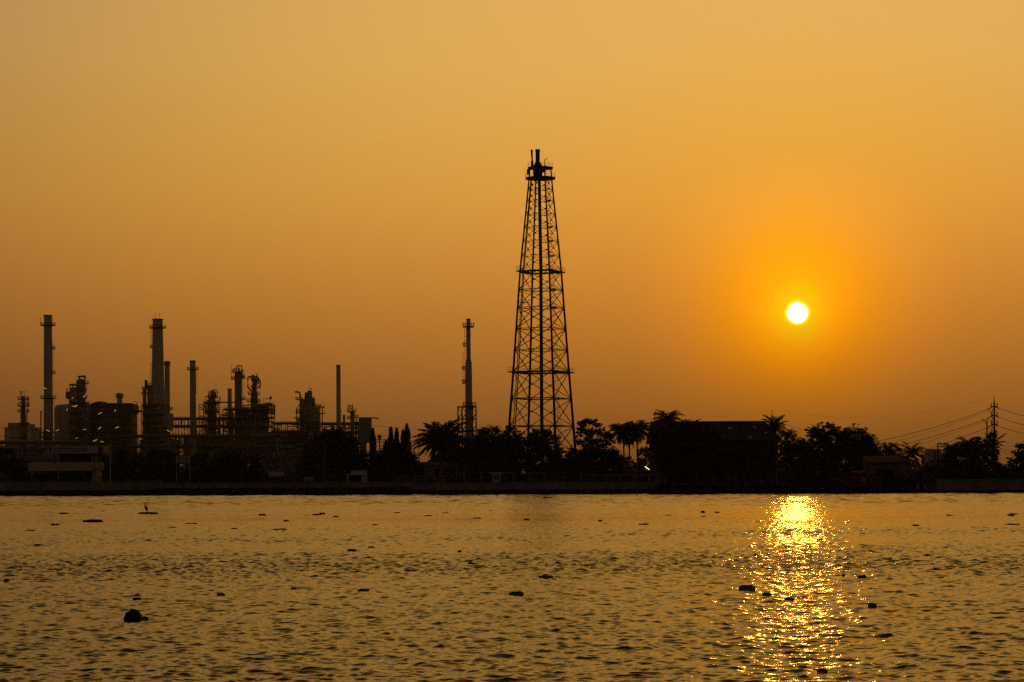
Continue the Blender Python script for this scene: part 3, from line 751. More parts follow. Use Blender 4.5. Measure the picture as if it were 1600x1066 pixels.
# ------------------------------------------------------------------ flare tower
def flare_tower():
    Y = 620.0; cx = 846.5
    rg = Rig('flare_tower', 'very tall dark steel lattice flare tower with railed platforms, tallest thing on the bank', 'tower', cx, Y)
    s = rg.s
    knots = [(757, 57.5), (680, 51.5), (581, 43.7), (424, 32.3), (283, 18.0), (262, 16.4)]
    def hw(y):
        for (ya, wa), (yb, wb) in zip(knots[:-1], knots[1:]):
            if yb <= y <= ya: return wa + (wb - wa) * (ya - y) / (ya - yb)
        return knots[-1][1]
    rot = math.radians(21.5)
    def leg(k, y, f=1.0):
        R = hw(y) / math.cos(rot) * s * f; a = rot + k * math.pi / 2
        return Vector((R * math.cos(a), R * math.sin(a), rg.Z(y)))
    rings = [735, 706, 666, 623, 581, 547, 514, 481, 453, 424, 400, 377, 355, 335, 314, 296, 279]
    for k in range(4):
        mb = MB()
        ys = [757] + rings + [262]
        for a, b in zip(ys[:-1], ys[1:]): mb.cone(leg(k, a), leg(k, b), .39 - .19 * (757 - a) / 500, .39 - .19 * (757 - b) / 500, 8)
        mb.build('leg', M['towers'], rg.o)
    for y in rings:
        mb = MB()
        w = (.25 if y > 600 else .16) if y > 424 else .085
        for k in range(4): mb.bar(leg(k, y), leg((k + 1) % 4, y), w)
        for k in range(4):
            m0 = (leg(k, y) + leg((k + 1) % 4, y)) / 2; m1 = (leg((k + 1) % 4, y) + leg((k + 2) % 4, y)) / 2
            mb.bar(m0, m1, w * .5)
            mb.box(m0.x - .2, m0.x + .2, m0.y - .2, m0.y + .2, m0.z - .18, m0.z + .18)
        mb.build('ring_beam', M['towers'], rg.o)
    mb = MB()
    ys = [757] + rings
    for i in range(len(ys) - 1):
        a, b = ys[i], ys[i + 1]; w = .18 if a > 500 else (.14 if a > 424 else .10)
        for k in range(4):
            k2 = (k + 1) % 4
            mb.bar(leg(k, a), leg(k2, b), w); mb.bar(leg(k2, a), leg(k, b), w)
            c = (leg(k, a) + leg(k2, b)) / 2; mb.box(c.x - .22, c.x + .22, c.y - .22, c.y + .22, c.z - .22, c.z + .22)
    mb.build('cross_brace', M['towers'], rg.o)
    mb = MB(); x0 = 846 - cx
    mb.cone((.1, -.6, 0), (.0, -.6, rg.Z(424)), .52, .50, 12); mb.cone((0, -.6, rg.Z(424)), (-.35, -.6, rg.Z(277)), .50, .46, 12)
    mb.build('flare_riser', M['towers'], rg.o, True)
    mb = MB(); X = rg.X(842.3)
    def c2(a, b, ra, rb): mb.cone((X, -.4, rg.Z(a)), (X, -.4, rg.Z(b)), ra, rb, 14)
    c2(279, 275, .6, 1.35); c2(275, 262, 1.35, 1.4); c2(262, 254, 1.4, .66); c2(254, 238, .62, .62); c2(238, 234, .7, .7)
    mb.build('flare_tip', M['towers'], rg.o)
    mb = MB(); mb.cone(rg.v(834, 264), rg.v(833.7, 250), .55, .3, 8); mb.cone(rg.v(833.7, 250), rg.v(833.3, 242), .22, .3, 8); mb.cone(rg.v(833.3, 242), rg.v(833, 234), .30, .32, 8); mb.build('pilot_tip', M['towers'], rg.o)
    mb = MB(); mb.tube([rg.v(853, 262), rg.v(853.2, 249), rg.v(856, 248.3), rg.v(858, 247.3)], .11, 6); mb.tube([rg.v(846, 256), rg.v(848.3, 254.3), rg.v(848.5, 260)], .12, 6); mb.build('davit', M['towers'], rg.o)
    # left: gas and steam lines strapped to a leg; right: climbing ladder with rests
    for off, r in ((10.5, .17), (7.3, .13)):
        mb = MB(); pts = [rg.v(cx - hw(y) + off * (.35 + .65 * (y - 262) / 495), y, -.8) for y in (757, 680, 581, 500, 424, 350, 283)]
        mb.tube(pts, r, 6); mb.build('service_pipe', M['towers'], rg.o)
    mb = MB()
    for y in (712, 690, 655, 640, 610, 595, 565, 535, 500, 488, 470, 462):
        a = cx - hw(y); mb.bar(rg.v(a, y, -.8), rg.v(a + 8, y, -.8), .1)
    mb.tube([rg.v(812, 473, -1), rg.v(827, 473, -1), rg.v(828, 475, -1), rg.v(828, 485, -1), rg.v(813, 489, -1)], .13)
    mb.build('pipe_support', M['towers'], rg.o)
    mb = MB(); lp = lambda y, o: Vector((rg.X(cx + hw(y) * .55) + o, .5, rg.Z(y)))
    yy = [757, 680, 581, 424, 283]
    for o in (-.35, .35):
        for a, b in zip(yy[:-1], yy[1:]): mb.bar(lp(a, o), lp(b, o), .06)
    for y in range(285, 757, 5): mb.bar(lp(y, -.35), lp(y, .35), .06)
    for y in range(285, 757, 9): mb.tube([lp(y, -.35), lp(y, -.4) + Vector((0, -.6, 0)), lp(y, .4) + Vector((0, -.6, 0)), lp(y, .35)], .035, 4)
    mb.build('ladder', M['towers'], rg.o)
    for y in (314, 355, 377, 400, 453, 481, 666):
        mb = MB(); c = lp(y, 0); mb.box(c.x - .75, c.x + .75, c.y - .9, c.y + .5, c.z - .12, c.z + .12)
        for dx in (-.7, .7):
            mb.bar(c + Vector((dx, -.85, 0)), c + Vector((dx, -.85, 1.05)), .06); mb.bar(c + Vector((dx, .45, 0)), c + Vector((dx, .45, 1.05)), .06)
        mb.bar(c + Vector((-.7, -.85, 1.05)), c + Vector((.7, -.85, 1.05)), .06); mb.bar(c + Vector((-.7, .45, 1.05)), c + Vector((.7, .45, 1.05)), .06)
        mb.build('rest_platform', M['towers'], rg.o)
    # railed galleries: square rings following the legs
    for y, f, full in ((581, 1.2, False), (424, 1.2, False), (278, 1.42, True), (262, 1.28, True)):
        n = 8 if full else 4
        out = []
        if full:
            R = hw(y) * f * s
            out = [Vector((R * math.cos(rot + i * math.pi / 4), R * math.sin(rot + i * math.pi / 4), rg.Z(y))) for i in range(8)]
            mb = MB(); b = len(mb.v)
            mb.v += [tuple(p + Vector((0, 0, -.3))) for p in out] + [tuple(p) for p in out]
            mb.f += [tuple(reversed(range(8))), tuple(range(8, 16))] + [(i, (i + 1) % 8, 8 + (i + 1) % 8, 8 + i) for i in range(8)]
            for i in range(8): mb.bar(out[i] + Vector((0, 0, -.3)), Vector((0, 0, rg.Z(y) - .9)), .16)
        else:
            out = [leg(k, y, f) for k in range(4)]
            inn = [leg(k, y, .8) for k in range(4)]
            mb = MB()
            for k in range(4):
                a, b2, c, d = out[k], out[(k + 1) % 4], inn[(k + 1) % 4], inn[k]; n0 = len(mb.v)
                for dz in (-.32, 0.0): mb.v += [tuple(p + Vector((0, 0, dz))) for p in (a, b2, c, d)]
                mb.f += [(n0 + 3, n0 + 2, n0 + 1, n0), (n0 + 4, n0 + 5, n0 + 6, n0 + 7), (n0, n0 + 1, n0 + 5, n0 + 4), (n0 + 2, n0 + 3, n0 + 7, n0 + 6)]
                for t in (.2, .4, .6, .8): mb.bar(a.lerp(b2, t) - Vector((0, 0, .4)), d.lerp(c, t) - Vector((0, 0, .4)), .12)
        dk = mb.build('gallery', M['towers'], rg.o)
        mb = MB()
        for i in range(len(out)):
            a, b2 = out[i], out[(i + 1) % len(out)]; n2 = max(2, int((b2 - a).length / 1.5))
            for j in range(n2):
                p = a.lerp(b2, j / n2); mb.bar(p, p + Vector((0, 0, 1.15)), .055)
            for h in (.6, 1.15): mb.bar(a + Vector((0, 0, h)), b2 + Vector((0, 0, h)), .05)
        mb.build('railing', M['towers'], dk)
    mb = MB()
    for (x, y) in ((828, 269), (850, 266)):
        c = rg.v(x, y, -.5); mb.box(c.x - .5, c.x + .5, -1, 0, c.z - .7, c.z + .7)
    mb.build('ignition_cabinet', M['towers'], rg.o)
    mb = MB()
    for k in range(4):
        p = leg(k, 757); mb.box(p.x - .9, p.x + .9, p.y - .9, p.y + .9, -.2, .5)
    mb.build('footing', M['wall'], rg.o)
flare_tower()
# ------------------------------------------------------------------ plants on the bank
def leaf_quad(mb, p, size, R):
    a = R.uniform(0, 6.283); z = R.uniform(-.6, .6); rr = math.sqrt(max(0, 1 - z * z))
    u = Vector((rr * math.cos(a), rr * math.sin(a), z))
    w = u.cross(Vector((R.uniform(-1, 1), R.uniform(-1, 1), R.uniform(-1, 1))))
    if w.length < .05: w = u.cross(Vector((0, 0, 1.01)))
    w.normalize()
    l = size * R.uniform(.6, 1.3); k = l * R.uniform(.35, .6)
    n = len(mb.v)
    mb.v += [tuple(p - u * l * .5), tuple(p + w * k * .5 + u * l * .05), tuple(p + u * l * .5), tuple(p - w * k * .5 + u * l * .05)]
    mb.f.append((n, n + 1, n + 2, n + 3))
def tree(label, blobs, px, Y=None, off=20, leaf=2.9, dens=1.0, seed=1, m_=None, name='leafy_tree', cat='tree', group='trees along the far bank', clump=.34, lean=0, trunkw=3.0, depthf=.8):
    """blobs: crown masses as (column, row, half width, half height)"""
    Y = Y or bank(px) + off
    rg = Rig(name, label, cat, px, Y, group); R = random.Random(seed * 97 + int(px)); s = rg.s
    mb = MB(); tips = []
    for (bx, by, rx, ry) in blobs:
        c = rg.v(bx, by); rX, rZ = rx * s, ry * s; rY = max(rX, rZ) * depthf
        nc = max(9, int(rx * ry / 5 * dens))
        cr = max(.7, min(rX, rZ) * clump)
        for i in range(nc):
            while True:
                d = Vector((R.uniform(-1, 1), R.uniform(-1, 1), R.uniform(-1, 1)))
                if .02 < d.length <= 1: break
            d = d.normalized() * (d.length ** .45)
            ray = i % 6 == 5 and d.z > -.1
            cc = c + Vector((d.x * rX, d.y * rY, d.z * rZ)) * (d.length and (R.uniform(1.02, 1.22) / d.length if ray else .93))
            if cc.z < .3: cc.z = .3 + R.random() * .5
            if i % 4 == 0: tips.append(cc)
            r = cr * (R.uniform(.25, .5) if ray else R.uniform(.45, 1.15))
            if ray: tips.append(cc)
            for j in range(int(30 * min(2.4, (r / 1.0) ** 1.3 + .4))):
                o = Vector((R.gauss(0, .5) * r, R.gauss(0, .5) * r, R.gauss(0, .38) * r))
                p = cc + o
                if p.z > .05: leaf_quad(mb, p, leaf * s * 1.35, R)
    mb.build('crown', m_ or M['leaf'], rg.o)
    tr = MB(); bx, by, rx, ry = blobs[0]
    top = rg.v(bx, by); w = trunkw * s * .5
    mid = Vector((top.x * .35 + lean, 0, top.z * .5))
    tr.tube([Vector((0, 0, 0)), Vector((top.x * .1, 0, top.z * .22)), mid, top], w, 8, w * .35)
    for t in tips[:60]:
        a = Vector((0, 0, 0)).lerp(mid, R.uniform(.6, 1.0)) if R.random() < .5 else mid.lerp(top, R.uniform(0, .8))
        m2 = a.lerp(t, .5) + Vector((0, 0, .06 * (t - a).length))
        tr.tube([a, m2, t], w * .32, 5, .03)
    tr.build('trunk', M['bark'], rg.o)
    return rg
def palm(label, crown, r, px=None, off=18, n=24, droop=.9, seed=1, trunkw=2.6, name='coconut_palm', leaf_len=.2, up=.55, group='palms along the far bank', skirt=False, Y=None, fw=1.0):
    cx, cy = crown; px = cx if px is None else px
    Y = Y or bank(px) + off
    rg = Rig(name, label, 'palm', px, Y, group); R = random.Random(seed * 31 + 5); s = rg.s
    top = rg.v(cx, cy); L = r * s * 1.15
    mb = MB()
    for i in range(n):
        az = 2.399963 * i + R.uniform(-.25, .25)
        f = (i + .5) / n
        el = (1.35 - 1.75 * f ** .85) * up / .55 if not skirt else 1.35 - 2.4 * f
        el = max(min(el, 1.4), -1.1)
        ln = L * R.uniform(.8, 1.12) * (.82 + .25 * math.sin(math.pi * f))
        h = Vector((math.cos(az), math.sin(az), 0)); p = top.copy(); pts = [p.copy()]
        e = el; K = 9
        for k in range(K):
            e -= droop * (.08 + .22 * k / K) * (1 if el > -.6 else .5)
            p = p + (h * math.cos(e) + Vector((0, 0, math.sin(e)))) * ln / K
            pts.append(p.copy())
        mb.tube(pts, .07, 4, .02)
        side = Vector((-h.y, h.x, 0))
        for k in range(1, K):
            for sub in (0, .33, .66):
                b = pts[k].lerp(pts[k + 1], sub); t = (k + sub) / K
                ll = ln * leaf_len * math.sin(math.pi * min(1, .18 + .82 * t)) + .12
                for sg in (-1, 1):
                    hang = R.uniform(.35, .9)
                    d = (side * sg * .8 + (pts[k + 1] - pts[k]).normalized() * .55 + Vector((0, 0, -hang))).normalized()
                    wv = (pts[k + 1] - pts[k]).normalized() * ln / K * .17 * fw
                    tip = b + d * ll * R.uniform(.8, 1.15); m2 = b + d * ll * .45
                    mb.quad(b - wv * .5, m2 - wv, tip, m2 + wv)
    mb.build('crown', M['palm'], rg.o)
    tr = MB(); w = trunkw * s * .5
    pts = [Vector((0, 0, 0)), Vector((top.x * .22, 0, top.z * .3)), Vector((top.x * .55, 0, top.z * .62)), top]
    tr.tube(pts, w * 1.15, 8, w * .8)
    for k in range(14):
        q = pts[0].lerp(pts[3], k / 14); 
    tr.build('trunk', M['palmbark'], rg.o)
    if 'coconut' in name:
        nu = MB()
        for i in range(9):
            a = R.uniform(0, 6.28); c = top + Vector((math.cos(a) * .45, math.sin(a) * .45, -.35 - R.random() * .4))
            nu.lathe([(.05, -.17), (.15, -.08), (.17, .03), (.1, .14), (.03, .18)], 7, c)
        nu.build('coconut_bunch', M['palmbark'], rg.o)
    return rg
def cypress(label, px, ytop, w, off, seed):
    Y = bank(px) + off
    rg = Rig('column_tree', label, 'tree', px, Y, 'narrow column trees on the bank'); R = random.Random(seed); s = rg.s
    H = rg.Z(ytop); mb = MB()
    for i in range(4200):
        t = R.random() ** .8
        rr = w * s * .5 * (min(1, (1.02 - t) * 3.0) ** .7) * (.85 + .15 * math.sin(t * 23 + seed)) * math.sqrt(R.random()) * R.uniform(.85, 1.12)
        a = R.uniform(0, 6.283); p = Vector((rr * math.cos(a), rr * math.sin(a), .3 + t * (H - .3)))
        leaf_quad(mb, p, .42, R)
    mb.build('crown', M['leaf'], rg.o)
    t = MB(); t.tube([(0, 0, 0), (0, 0, H * .5), (0, 0, H * .93)], .18, 7, .03); t.build('trunk', M['bark'], rg.o)

# broadleaf trees: left
tree('dark leafy tree at the left edge of the bank', [(8, 716, 20, 15), (26, 728, 16, 14), (-18, 722, 22, 20)], 10, seed=1)
tree('rounded dark shrub in front of the white pier house railing', [(33, 738, 13, 12), (24, 742, 10, 8)], 31, off=6, seed=2, trunkw=1.5, name='round_shrub', cat='shrub')
tree('low leafy tree between pier house and tall lamp post', [(160, 725, 10, 24), (168, 738, 12, 14)], 163, off=24, seed=3)
tree('broad leafy tree right of the white lamp post', [(200, 722, 26, 20), (190, 738, 22, 14), (214, 735, 20, 14)], 201, off=22, seed=4, m_=M['leaf2'])
tree('leafy tree with yellowish tips behind the small notice board', [(252, 722, 28, 20), (240, 738, 24, 14), (270, 736, 22, 14)], 252, off=26, seed=5, m_=M['leaf2'])
tree('feathery spreading shrub right of the small notice board', [(312, 728, 20, 20), (304, 742, 18, 12), (328, 740, 18, 12)], 314, off=20, seed=6, dens=.8)
tree('leafy tree midway between notice board and steel gantry', [(355, 722, 24, 20), (346, 738, 22, 14), (374, 736, 18, 14)], 358, off=24, seed=7)
tree('small bright-leaved tree beside the left post of the steel gantry', [(392, 728, 18, 18), (400, 742, 14, 12)], 393, off=16, seed=8, m_=M['leaf2'])
tree('big bushy tree enclosing a palm, right part of the steel gantry', [(520, 700, 32, 28), (498, 712, 24, 24), (540, 706, 24, 28), (518, 732, 44, 22), (480, 728, 20, 18)], 520, off=36, seed=9)
tree('dark leafy mass under the tall sign tower', [(570, 728, 16, 22), (556, 735, 18, 16)], 566, off=30, seed=10)
tree('dense dark bush at the foot of the narrow column trees', [(610, 724, 24, 26), (590, 730, 16, 22), (634, 728, 20, 24)], 612, off=34, seed=11)
# centre
tree('bushy tree beside the foot of the lone lattice-based chimney', [(722, 698, 18, 18), (710, 708, 14, 16), (736, 712, 18, 20)], 722, off=34, seed=12)
tree('broad dark tree right of the lone lattice-based chimney', [(766, 690, 26, 24), (750, 704, 20, 20), (786, 702, 20, 22), (768, 724, 34, 22)], 767, off=40, seed=13, dens=1.2)
tree('dark tree whose flat crown meets the left leg of the flare tower', [(800, 682, 18, 15), (812, 698, 20, 18), (798, 712, 22, 22)], 803, off=36, seed=14)
tree('shaggy tree standing in front of the middle of the flare tower', [(846, 680, 20, 10), (838, 694, 24, 16), (858, 690, 18, 16), (846, 716, 28, 24)], 846, off=44, seed=15)
tree('low dark tree under the right leg of the flare tower', [(884, 716, 26, 18), (876, 732, 28, 16), (902, 728, 18, 18)], 886, off=38, seed=16)
tree('low broad bush behind the guard kiosk', [(778, 732, 40, 16), (740, 734, 24, 14), (816, 734, 26, 14)], 780, off=26, seed=17, name='broad_bush', cat='bush')
tree('airy tree with loose big-leaved sprays just right of the flare tower', [(925, 668, 16, 13), (908, 664, 8, 9), (941, 684, 16, 15), (912, 686, 14, 16), (930, 702, 20, 16), (952, 688, 8, 8)], 928, off=34, seed=18, leaf=3.8, dens=.55, clump=.3)
tree('dark tree below the airy loose-leaved tree', [(930, 718, 34, 22), (908, 730, 22, 18), (956, 722, 20, 22), (974, 732, 16, 14)], 931, off=38, seed=19)
tree('wispy hazy tree between the twin palms and the warehouse gable', [(1008, 712, 16, 12), (1018, 708, 10, 10), (988, 726, 20, 13), (1002, 736, 24, 12)], 1006, off=70, seed=20, dens=.8)
tree('big dark tree covering the left half of the warehouse', [(1075, 690, 34, 28), (1056, 672, 24, 12), (1094, 676, 26, 15), (1106, 705, 30, 30), (1052, 708, 28, 30), (1078, 726, 46, 22), (1122, 722, 22, 24)], 1078, off=16, seed=21, dens=1.25)
# right
tree('dark tree at the right end of the warehouse', [(1242, 698, 24, 15), (1222, 712, 20, 24), (1254, 716, 26, 26), (1232, 732, 28, 18)], 1238, off=18, seed=22)
tree('airy tree with a lacy top left of the rounded right-hand tree', [(1288, 674, 24, 13), (1276, 684, 16, 14), (1302, 690, 22, 18), (1282, 712, 30, 24)], 1288, off=26, seed=23, leaf=3.6, dens=.75)
tree('rounded dense tree above the red boat', [(1334, 690, 28, 22), (1350, 702, 22, 22), (1322, 702, 22, 20), (1332, 724, 42, 22)], 1334, off=22, seed=24, dens=1.25)
tree('low dark tree between warehouse end and red boat', [(1272, 736, 30, 18), (1304, 738, 26, 16)], 1284, off=14, seed=25)
tree('tiered almond tree behind the rusty roofed shack', [(1386, 697, 14, 4), (1390, 704, 24, 5), (1384, 711, 26, 6), (1388, 720, 24, 10)], 1386, off=30, seed=26, clump=.5)
tree('sparse pale bush between leaning palm and lamp pole', [(1452, 728, 10, 10), (1444, 738, 12, 10), (1460, 738, 10, 10)], 1451, off=18, seed=27, dens=.6, m_=M['leaf2'])
tree('thicket of dark foliage under the dense palms', [(1500, 722, 26, 24), (1482, 732, 16, 18), (1526, 712, 18, 26), (1530, 734, 20, 16)], 1504, off=22, seed=28)
tree('pale-leaved tree between the dense palms and the short pole', [(1528, 696, 13, 13), (1536, 708, 12, 14)], 1530, off=30, seed=29, dens=.7, m_=M['leaf2'])
tree('creeper growth climbing round the tall power pole', [(1551, 712, 9, 20), (1548, 692, 7, 20), (1553, 736, 13, 16)], 1550, off=13, seed=30, name='climbing_creeper', cat='creeper', clump=.5, trunkw=1.4)
tree('dark round tree at the right edge of the bank', [(1602, 708, 18, 16), (1594, 722, 18, 18), (1612, 732, 22, 18)], 1602, off=24, seed=31, dens=1.1)
tree('low dark bush between power pole and the right-edge tree', [(1572, 738, 18, 13), (1562, 742, 12, 9), (1588, 742, 14, 10)], 1573, off=26, seed=32, name='broad_bush', cat='bush')
# palms
palm('feathery palm whose thin fronds top the big bushy tree', (530, 684), 24, off=38, n=18, droop=.55, seed=2, up=.62, name='feather_palm')
palm('large full palm with wide arching fronds in front of the white gabled house', (690, 690), 45, off=20, n=60, droop=.72, seed=3, trunkw=6.5, name='date_palm', leaf_len=.2, up=.72, fw=1.6)
palm('left palm of the pair standing right of the airy loose-leaved tree', (974, 673), 25, px=976, off=22, n=48, droop=.85, seed=4, skirt=True, leaf_len=.26, fw=1.3)
palm('right palm of the pair standing right of the airy loose-leaved tree', (995, 670), 25, px=997, off=24, n=48, droop=.85, seed=5, skirt=True, leaf_len=.26, fw=1.3)
palm('thin-trunked palm tucked between the paired palms', (984, 688), 15, px=983, off=28, n=18, droop=1.2, seed=14)
palm('tallest palm rising behind the left end of the warehouse', (1043, 657), 26, off=62, n=44, droop=.9, seed=6, up=.68)
palm('palm drooping over the warehouse gable from its left side', (1027, 680), 23, px=1024, off=26, n=40, droop=.95, seed=7, skirt=True, leaf_len=.24, fw=1.3)
palm('palm just showing over the warehouse ridge', (1084, 666), 21, off=66, n=26, droop=.95, seed=8, up=.62)
palm('palm in front of the right end of the warehouse roof', (1211, 668), 25, px=1214, off=14, n=34, droop=.8, seed=9, up=.95)
palm('small palm right of the warehouse roof', (1230, 679), 18, off=24, n=22, droop=.9, seed=10)
palm('leaning palm with spiky crown and pale slanting trunk right of the shack', (1425, 708), 25, px=1448, off=12, n=26, droop=.75, seed=11, trunkw=3.4, up=.62, leaf_len=.15)
palm('shaggy palm with a skirt of hanging fronds, left of the dense pair', (1487, 702), 20, off=18, n=40, droop=1.0, seed=12, skirt=True, name='shaggy_palm')
palm('shaggy palm with a tall spike of new leaves, right of the dense pair', (1513, 696), 24, off=20, n=40, droop=.8, seed=13, skirt=True, name='shaggy_palm', up=.8)
palm('ragged palm with upright fronds hugging the tall power pole', (1553, 692), 20, px=1551, off=14, n=14, droop=.35, seed=15, up=.85, name='shaggy_palm')
for i, (px, yt, w, of, lb) in enumerate(((583, 669, 13, 28, 'narrow column tree beside the tall sign tower, standing a little apart'), (603, 688, 11, 26, 'shortest narrow column tree, left of the taller cluster'),
        (611, 667, 14, 30, 'narrow column tree with a slim twin close on its right'), (620, 669, 13, 27, 'narrow column tree in the middle of the taller cluster'),
        (630, 672, 12, 29, 'narrow column tree second from the right of the cluster'), (636, 662, 17, 31, 'tallest narrow column tree, rightmost of the cluster'))):
    cypress(lb, px, yt, w, of, 40 + i)

# low scrub along the foot of everything, and the far tree line
sb = MB(); R = random.Random(77)
for px0, px1, o0, o1, h in ((-300, 40, 8, 60, 3.2), (150, 560, 10, 50, 3.4), (560, 700, 22, 60, 3.2), (700, 1030, 14, 60, 3.2), (1030, 1300, 8, 50, 2.6), (1300, 1700, 16, 60, 2.4)):
    for i in range(int((px1 - px0) * 7)):
        px = R.uniform(px0, px1); o = R.uniform(o0, o1); b = bankpt(px, o, GZ)
        hh = h * (.55 + .45 * math.sin(px * .11) * math.sin(px * .037 + 1))
        for k in range(5):
            leaf_quad(sb, b + Vector((R.gauss(0, .8), R.gauss(0, .8), abs(R.gauss(0, .6)) * hh)), .6, R)
o = sb.build('undergrowth', M['leaf']); tag(o, 'low dark undergrowth spread along the top of the far bank', 'undergrowth', None, 'stuff')
fb = MB(); R = random.Random(78)
for i in range(26000):
    px = R.uniform(-250, 1850); Y = R.uniform(1250, 1700)
    h = 9 + 5 * math.sin(px * .045) * math.sin(px * .021 + 2) + 2.5 * math.sin(px * .19)
    p = PX(px, 700, Y)
    leaf_quad(fb, Vector((p.x, Y, GZ + abs(h) * (R.random() ** .6) * R.uniform(.8, 1.2))), 3.2, R)
o = fb.build('distant_treeline', M['leaf']); tag(o, 'low hazy line of trees far behind the bank', 'tree line', None, 'stuff')

# ------------------------------------------------------------------ buildings and fittings on the bank
# pier house with a lettered sign board
Y = bank(100) + 6
rg = Rig('pier_house', 'white two-storey riverside pier house with a long lettered sign board on its roof edge', 'building', 105, Y)
X, Z = rg.X, rg.Z
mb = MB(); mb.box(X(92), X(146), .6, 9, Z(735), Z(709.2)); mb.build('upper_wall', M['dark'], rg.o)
mb = MB(); mb.box(X(45), X(146), -.5, 9.5, Z(735.2) - .1, Z(735.2)); mb.build('floor_slab', M['white'], rg.o)
mb = MB(); mb.box(X(45), X(91), -.42, -.2, Z(735.1), Z(722.8)); mb.box(X(92.2), X(145), -.42, -.2, Z(735.1), Z(722)); mb.build('balcony_front', M['white'], rg.o)
mb = MB(); mb.box(X(145.3), X(150.5), -.44, 9, Z(735.1), Z(722.5)); mb.build('balcony_end', M['shell'], rg.o)
mb = MB()
for x in (91, 144.5, 149.8): mb.box(X(x), X(x + 1.1), -.1, .4, 0, Z(709.2))
mb.box(X(143.5), X(150), 1, 7, 0, Z(735.4)); mb.build('column', M['white'], rg.o)
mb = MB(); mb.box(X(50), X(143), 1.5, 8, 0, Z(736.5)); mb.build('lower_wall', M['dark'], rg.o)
mb = MB(); mb.box(X(52), X(108), 1.2, 1.45, Z(739), Z(736.8)); mb.build('lower_lintel', M['white'], rg.o)
mb = MB(); mb.box(X(78), X(156), -1, 10, Z(709.1), Z(708)); mb.build('roof', M['white'], rg.o)
mb = MB(); mb.box(X(76.5), X(155), -1.4, -1.05, Z(708.8), Z(697.2)); sg = mb.build('sign_board', M['white'], rg.o)
mb = MB(); R = random.Random(4)
mb.box(X(78.5), X(83.5), -1.43, -1.403, Z(705.5), Z(699)); mb.build('sign_emblem', M['blue'], sg)
mb = MB()
for y0, y1, spans in ((702.5, 700, ((86, 93), (95, 118), (120, 127), (129, 138))), (706, 704.2, ((85, 98), (100, 109), (111, 119), (121, 129), (130, 139)))):
    for a, b in spans:
        x = a
        while x < b:
            w = R.uniform(.75, 1.15); st = R.randint(0, 2); t = .32
            mb.box(X(x), X(x + t), -1.425, -1.403, Z(y0), Z(y1))
            if st != 1: mb.box(X(x + w - t), X(x + w), -1.425, -1.403, Z(y0), Z(y1))
            yy = y1 if st == 0 else (y0 + .55 if st == 1 else (y0 + y1) / 2)
            mb.box(X(x + t), X(x + w - (t if st != 1 else 0)), -1.425, -1.403, Z(yy + .55 if st == 0 else yy), Z(yy if st == 0 else yy - .5))
            x += w + .4
mb.build('sign_lettering', M['blue'], sg)
mb = MB(); mb.prism([(X(155.2), Z(709)), (X(163), Z(711)), (X(163), Z(698.5)), (X(155.2), Z(697.2))], -1.2, 6); e = mb.build('sign_end', M['orange'], rg.o)
mb = MB()
for y in (700.5, 705.5): mb.prism([(X(155.4), Z(y + 2)), (X(162.8), Z(y + 3.6)), (X(162.8), Z(y + 1.4)), (X(155.4), Z(y - .2))], -1.24, -1.203)
mb.build('stripe', M['blue'], e)
# lamp post and notice board
rg = Rig('lamp_post', 'tall pale lamp post on the river wall right of the pier house', 'lamp post', 172.5, bank(172) + 3)
mb = MB(); mb.cone((0, 0, 0), rg.v(172.5, 703), .13, .08, 8); mb.build('post', M['white'], rg.o)
mb = MB(); mb.tube([rg.v(172.5, 703), rg.v(172.6, 701.5), rg.v(174, 701), rg.v(176, 701.2)], .06); mb.box(rg.X(175), rg.X(178), -.15, .15, rg.Z(701.8), rg.Z(700.9)); mb.build('lamp_head', M['steel'], rg.o)
rg = Rig('notice_board', 'small pale notice board on two thin posts above the river wall', 'sign', 286, bank(286) + 3)
mb = MB(); mb.box(rg.X(275), rg.X(297), -.1, .05, rg.Z(722.5), rg.Z(713)); bd = mb.build('board', M['white'], rg.o)
mb = MB()
for y in (715, 717, 719): mb.box(rg.X(277), rg.X(288), -.13, -.103, rg.Z(y + .9), rg.Z(y))
mb.box(rg.X(290), rg.X(293), -.13, -.103, rg.Z(720.5), rg.Z(714.5)); mb.build('faint_lettering', M['blue'], bd)
for x in (275.5, 296.5):
    q = MB(); q.bar(rg.v(x, 757, .12), rg.v(x, 713, .12), .12); q.build('post', M['white'], rg.o)
# loading gantry
rg = Rig('loading_gantry', 'dark steel gantry of three posts and a long top beam with knee braces', 'gantry', 460, bank(460) + 8)
for x in (414, 460, 507):
    q = MB(); q.bar(rg.v(x, 757), rg.v(x, 691), .3); q.build('post', M['steel'], rg.o)
q = MB(); q.box(rg.X(413), rg.X(508), -.25, .25, rg.Z(693), rg.Z(690.8)); q.box(rg.X(450), rg.X(482), -.4, .4, rg.Z(690.8), rg.Z(676)); q.build('top_beam', M['steel'], rg.o)
q = MB()
for a, b in ((414, 430), (460, 444), (460, 476), (507, 491)): q.bar(rg.v(a, 718), rg.v(b, 693), .16)
q.bar(rg.v(430, 718), rg.v(414, 693), .14); q.bar(rg.v(414, 729), rg.v(507, 729), .16); q.bar(rg.v(440, 748), rg.v(458, 700), .14); q.build('knee_brace', M['steel'], rg.o)
for x in (432, 448, 470, 488):
    q = MB(); q.tube([rg.v(x, 692, -.6), rg.v(x, 706, -.6), rg.v(x + 4, 712, -.6), rg.v(x + 4, 720, -.6)], .13); q.build('loading_hose', M['steel'], rg.o)
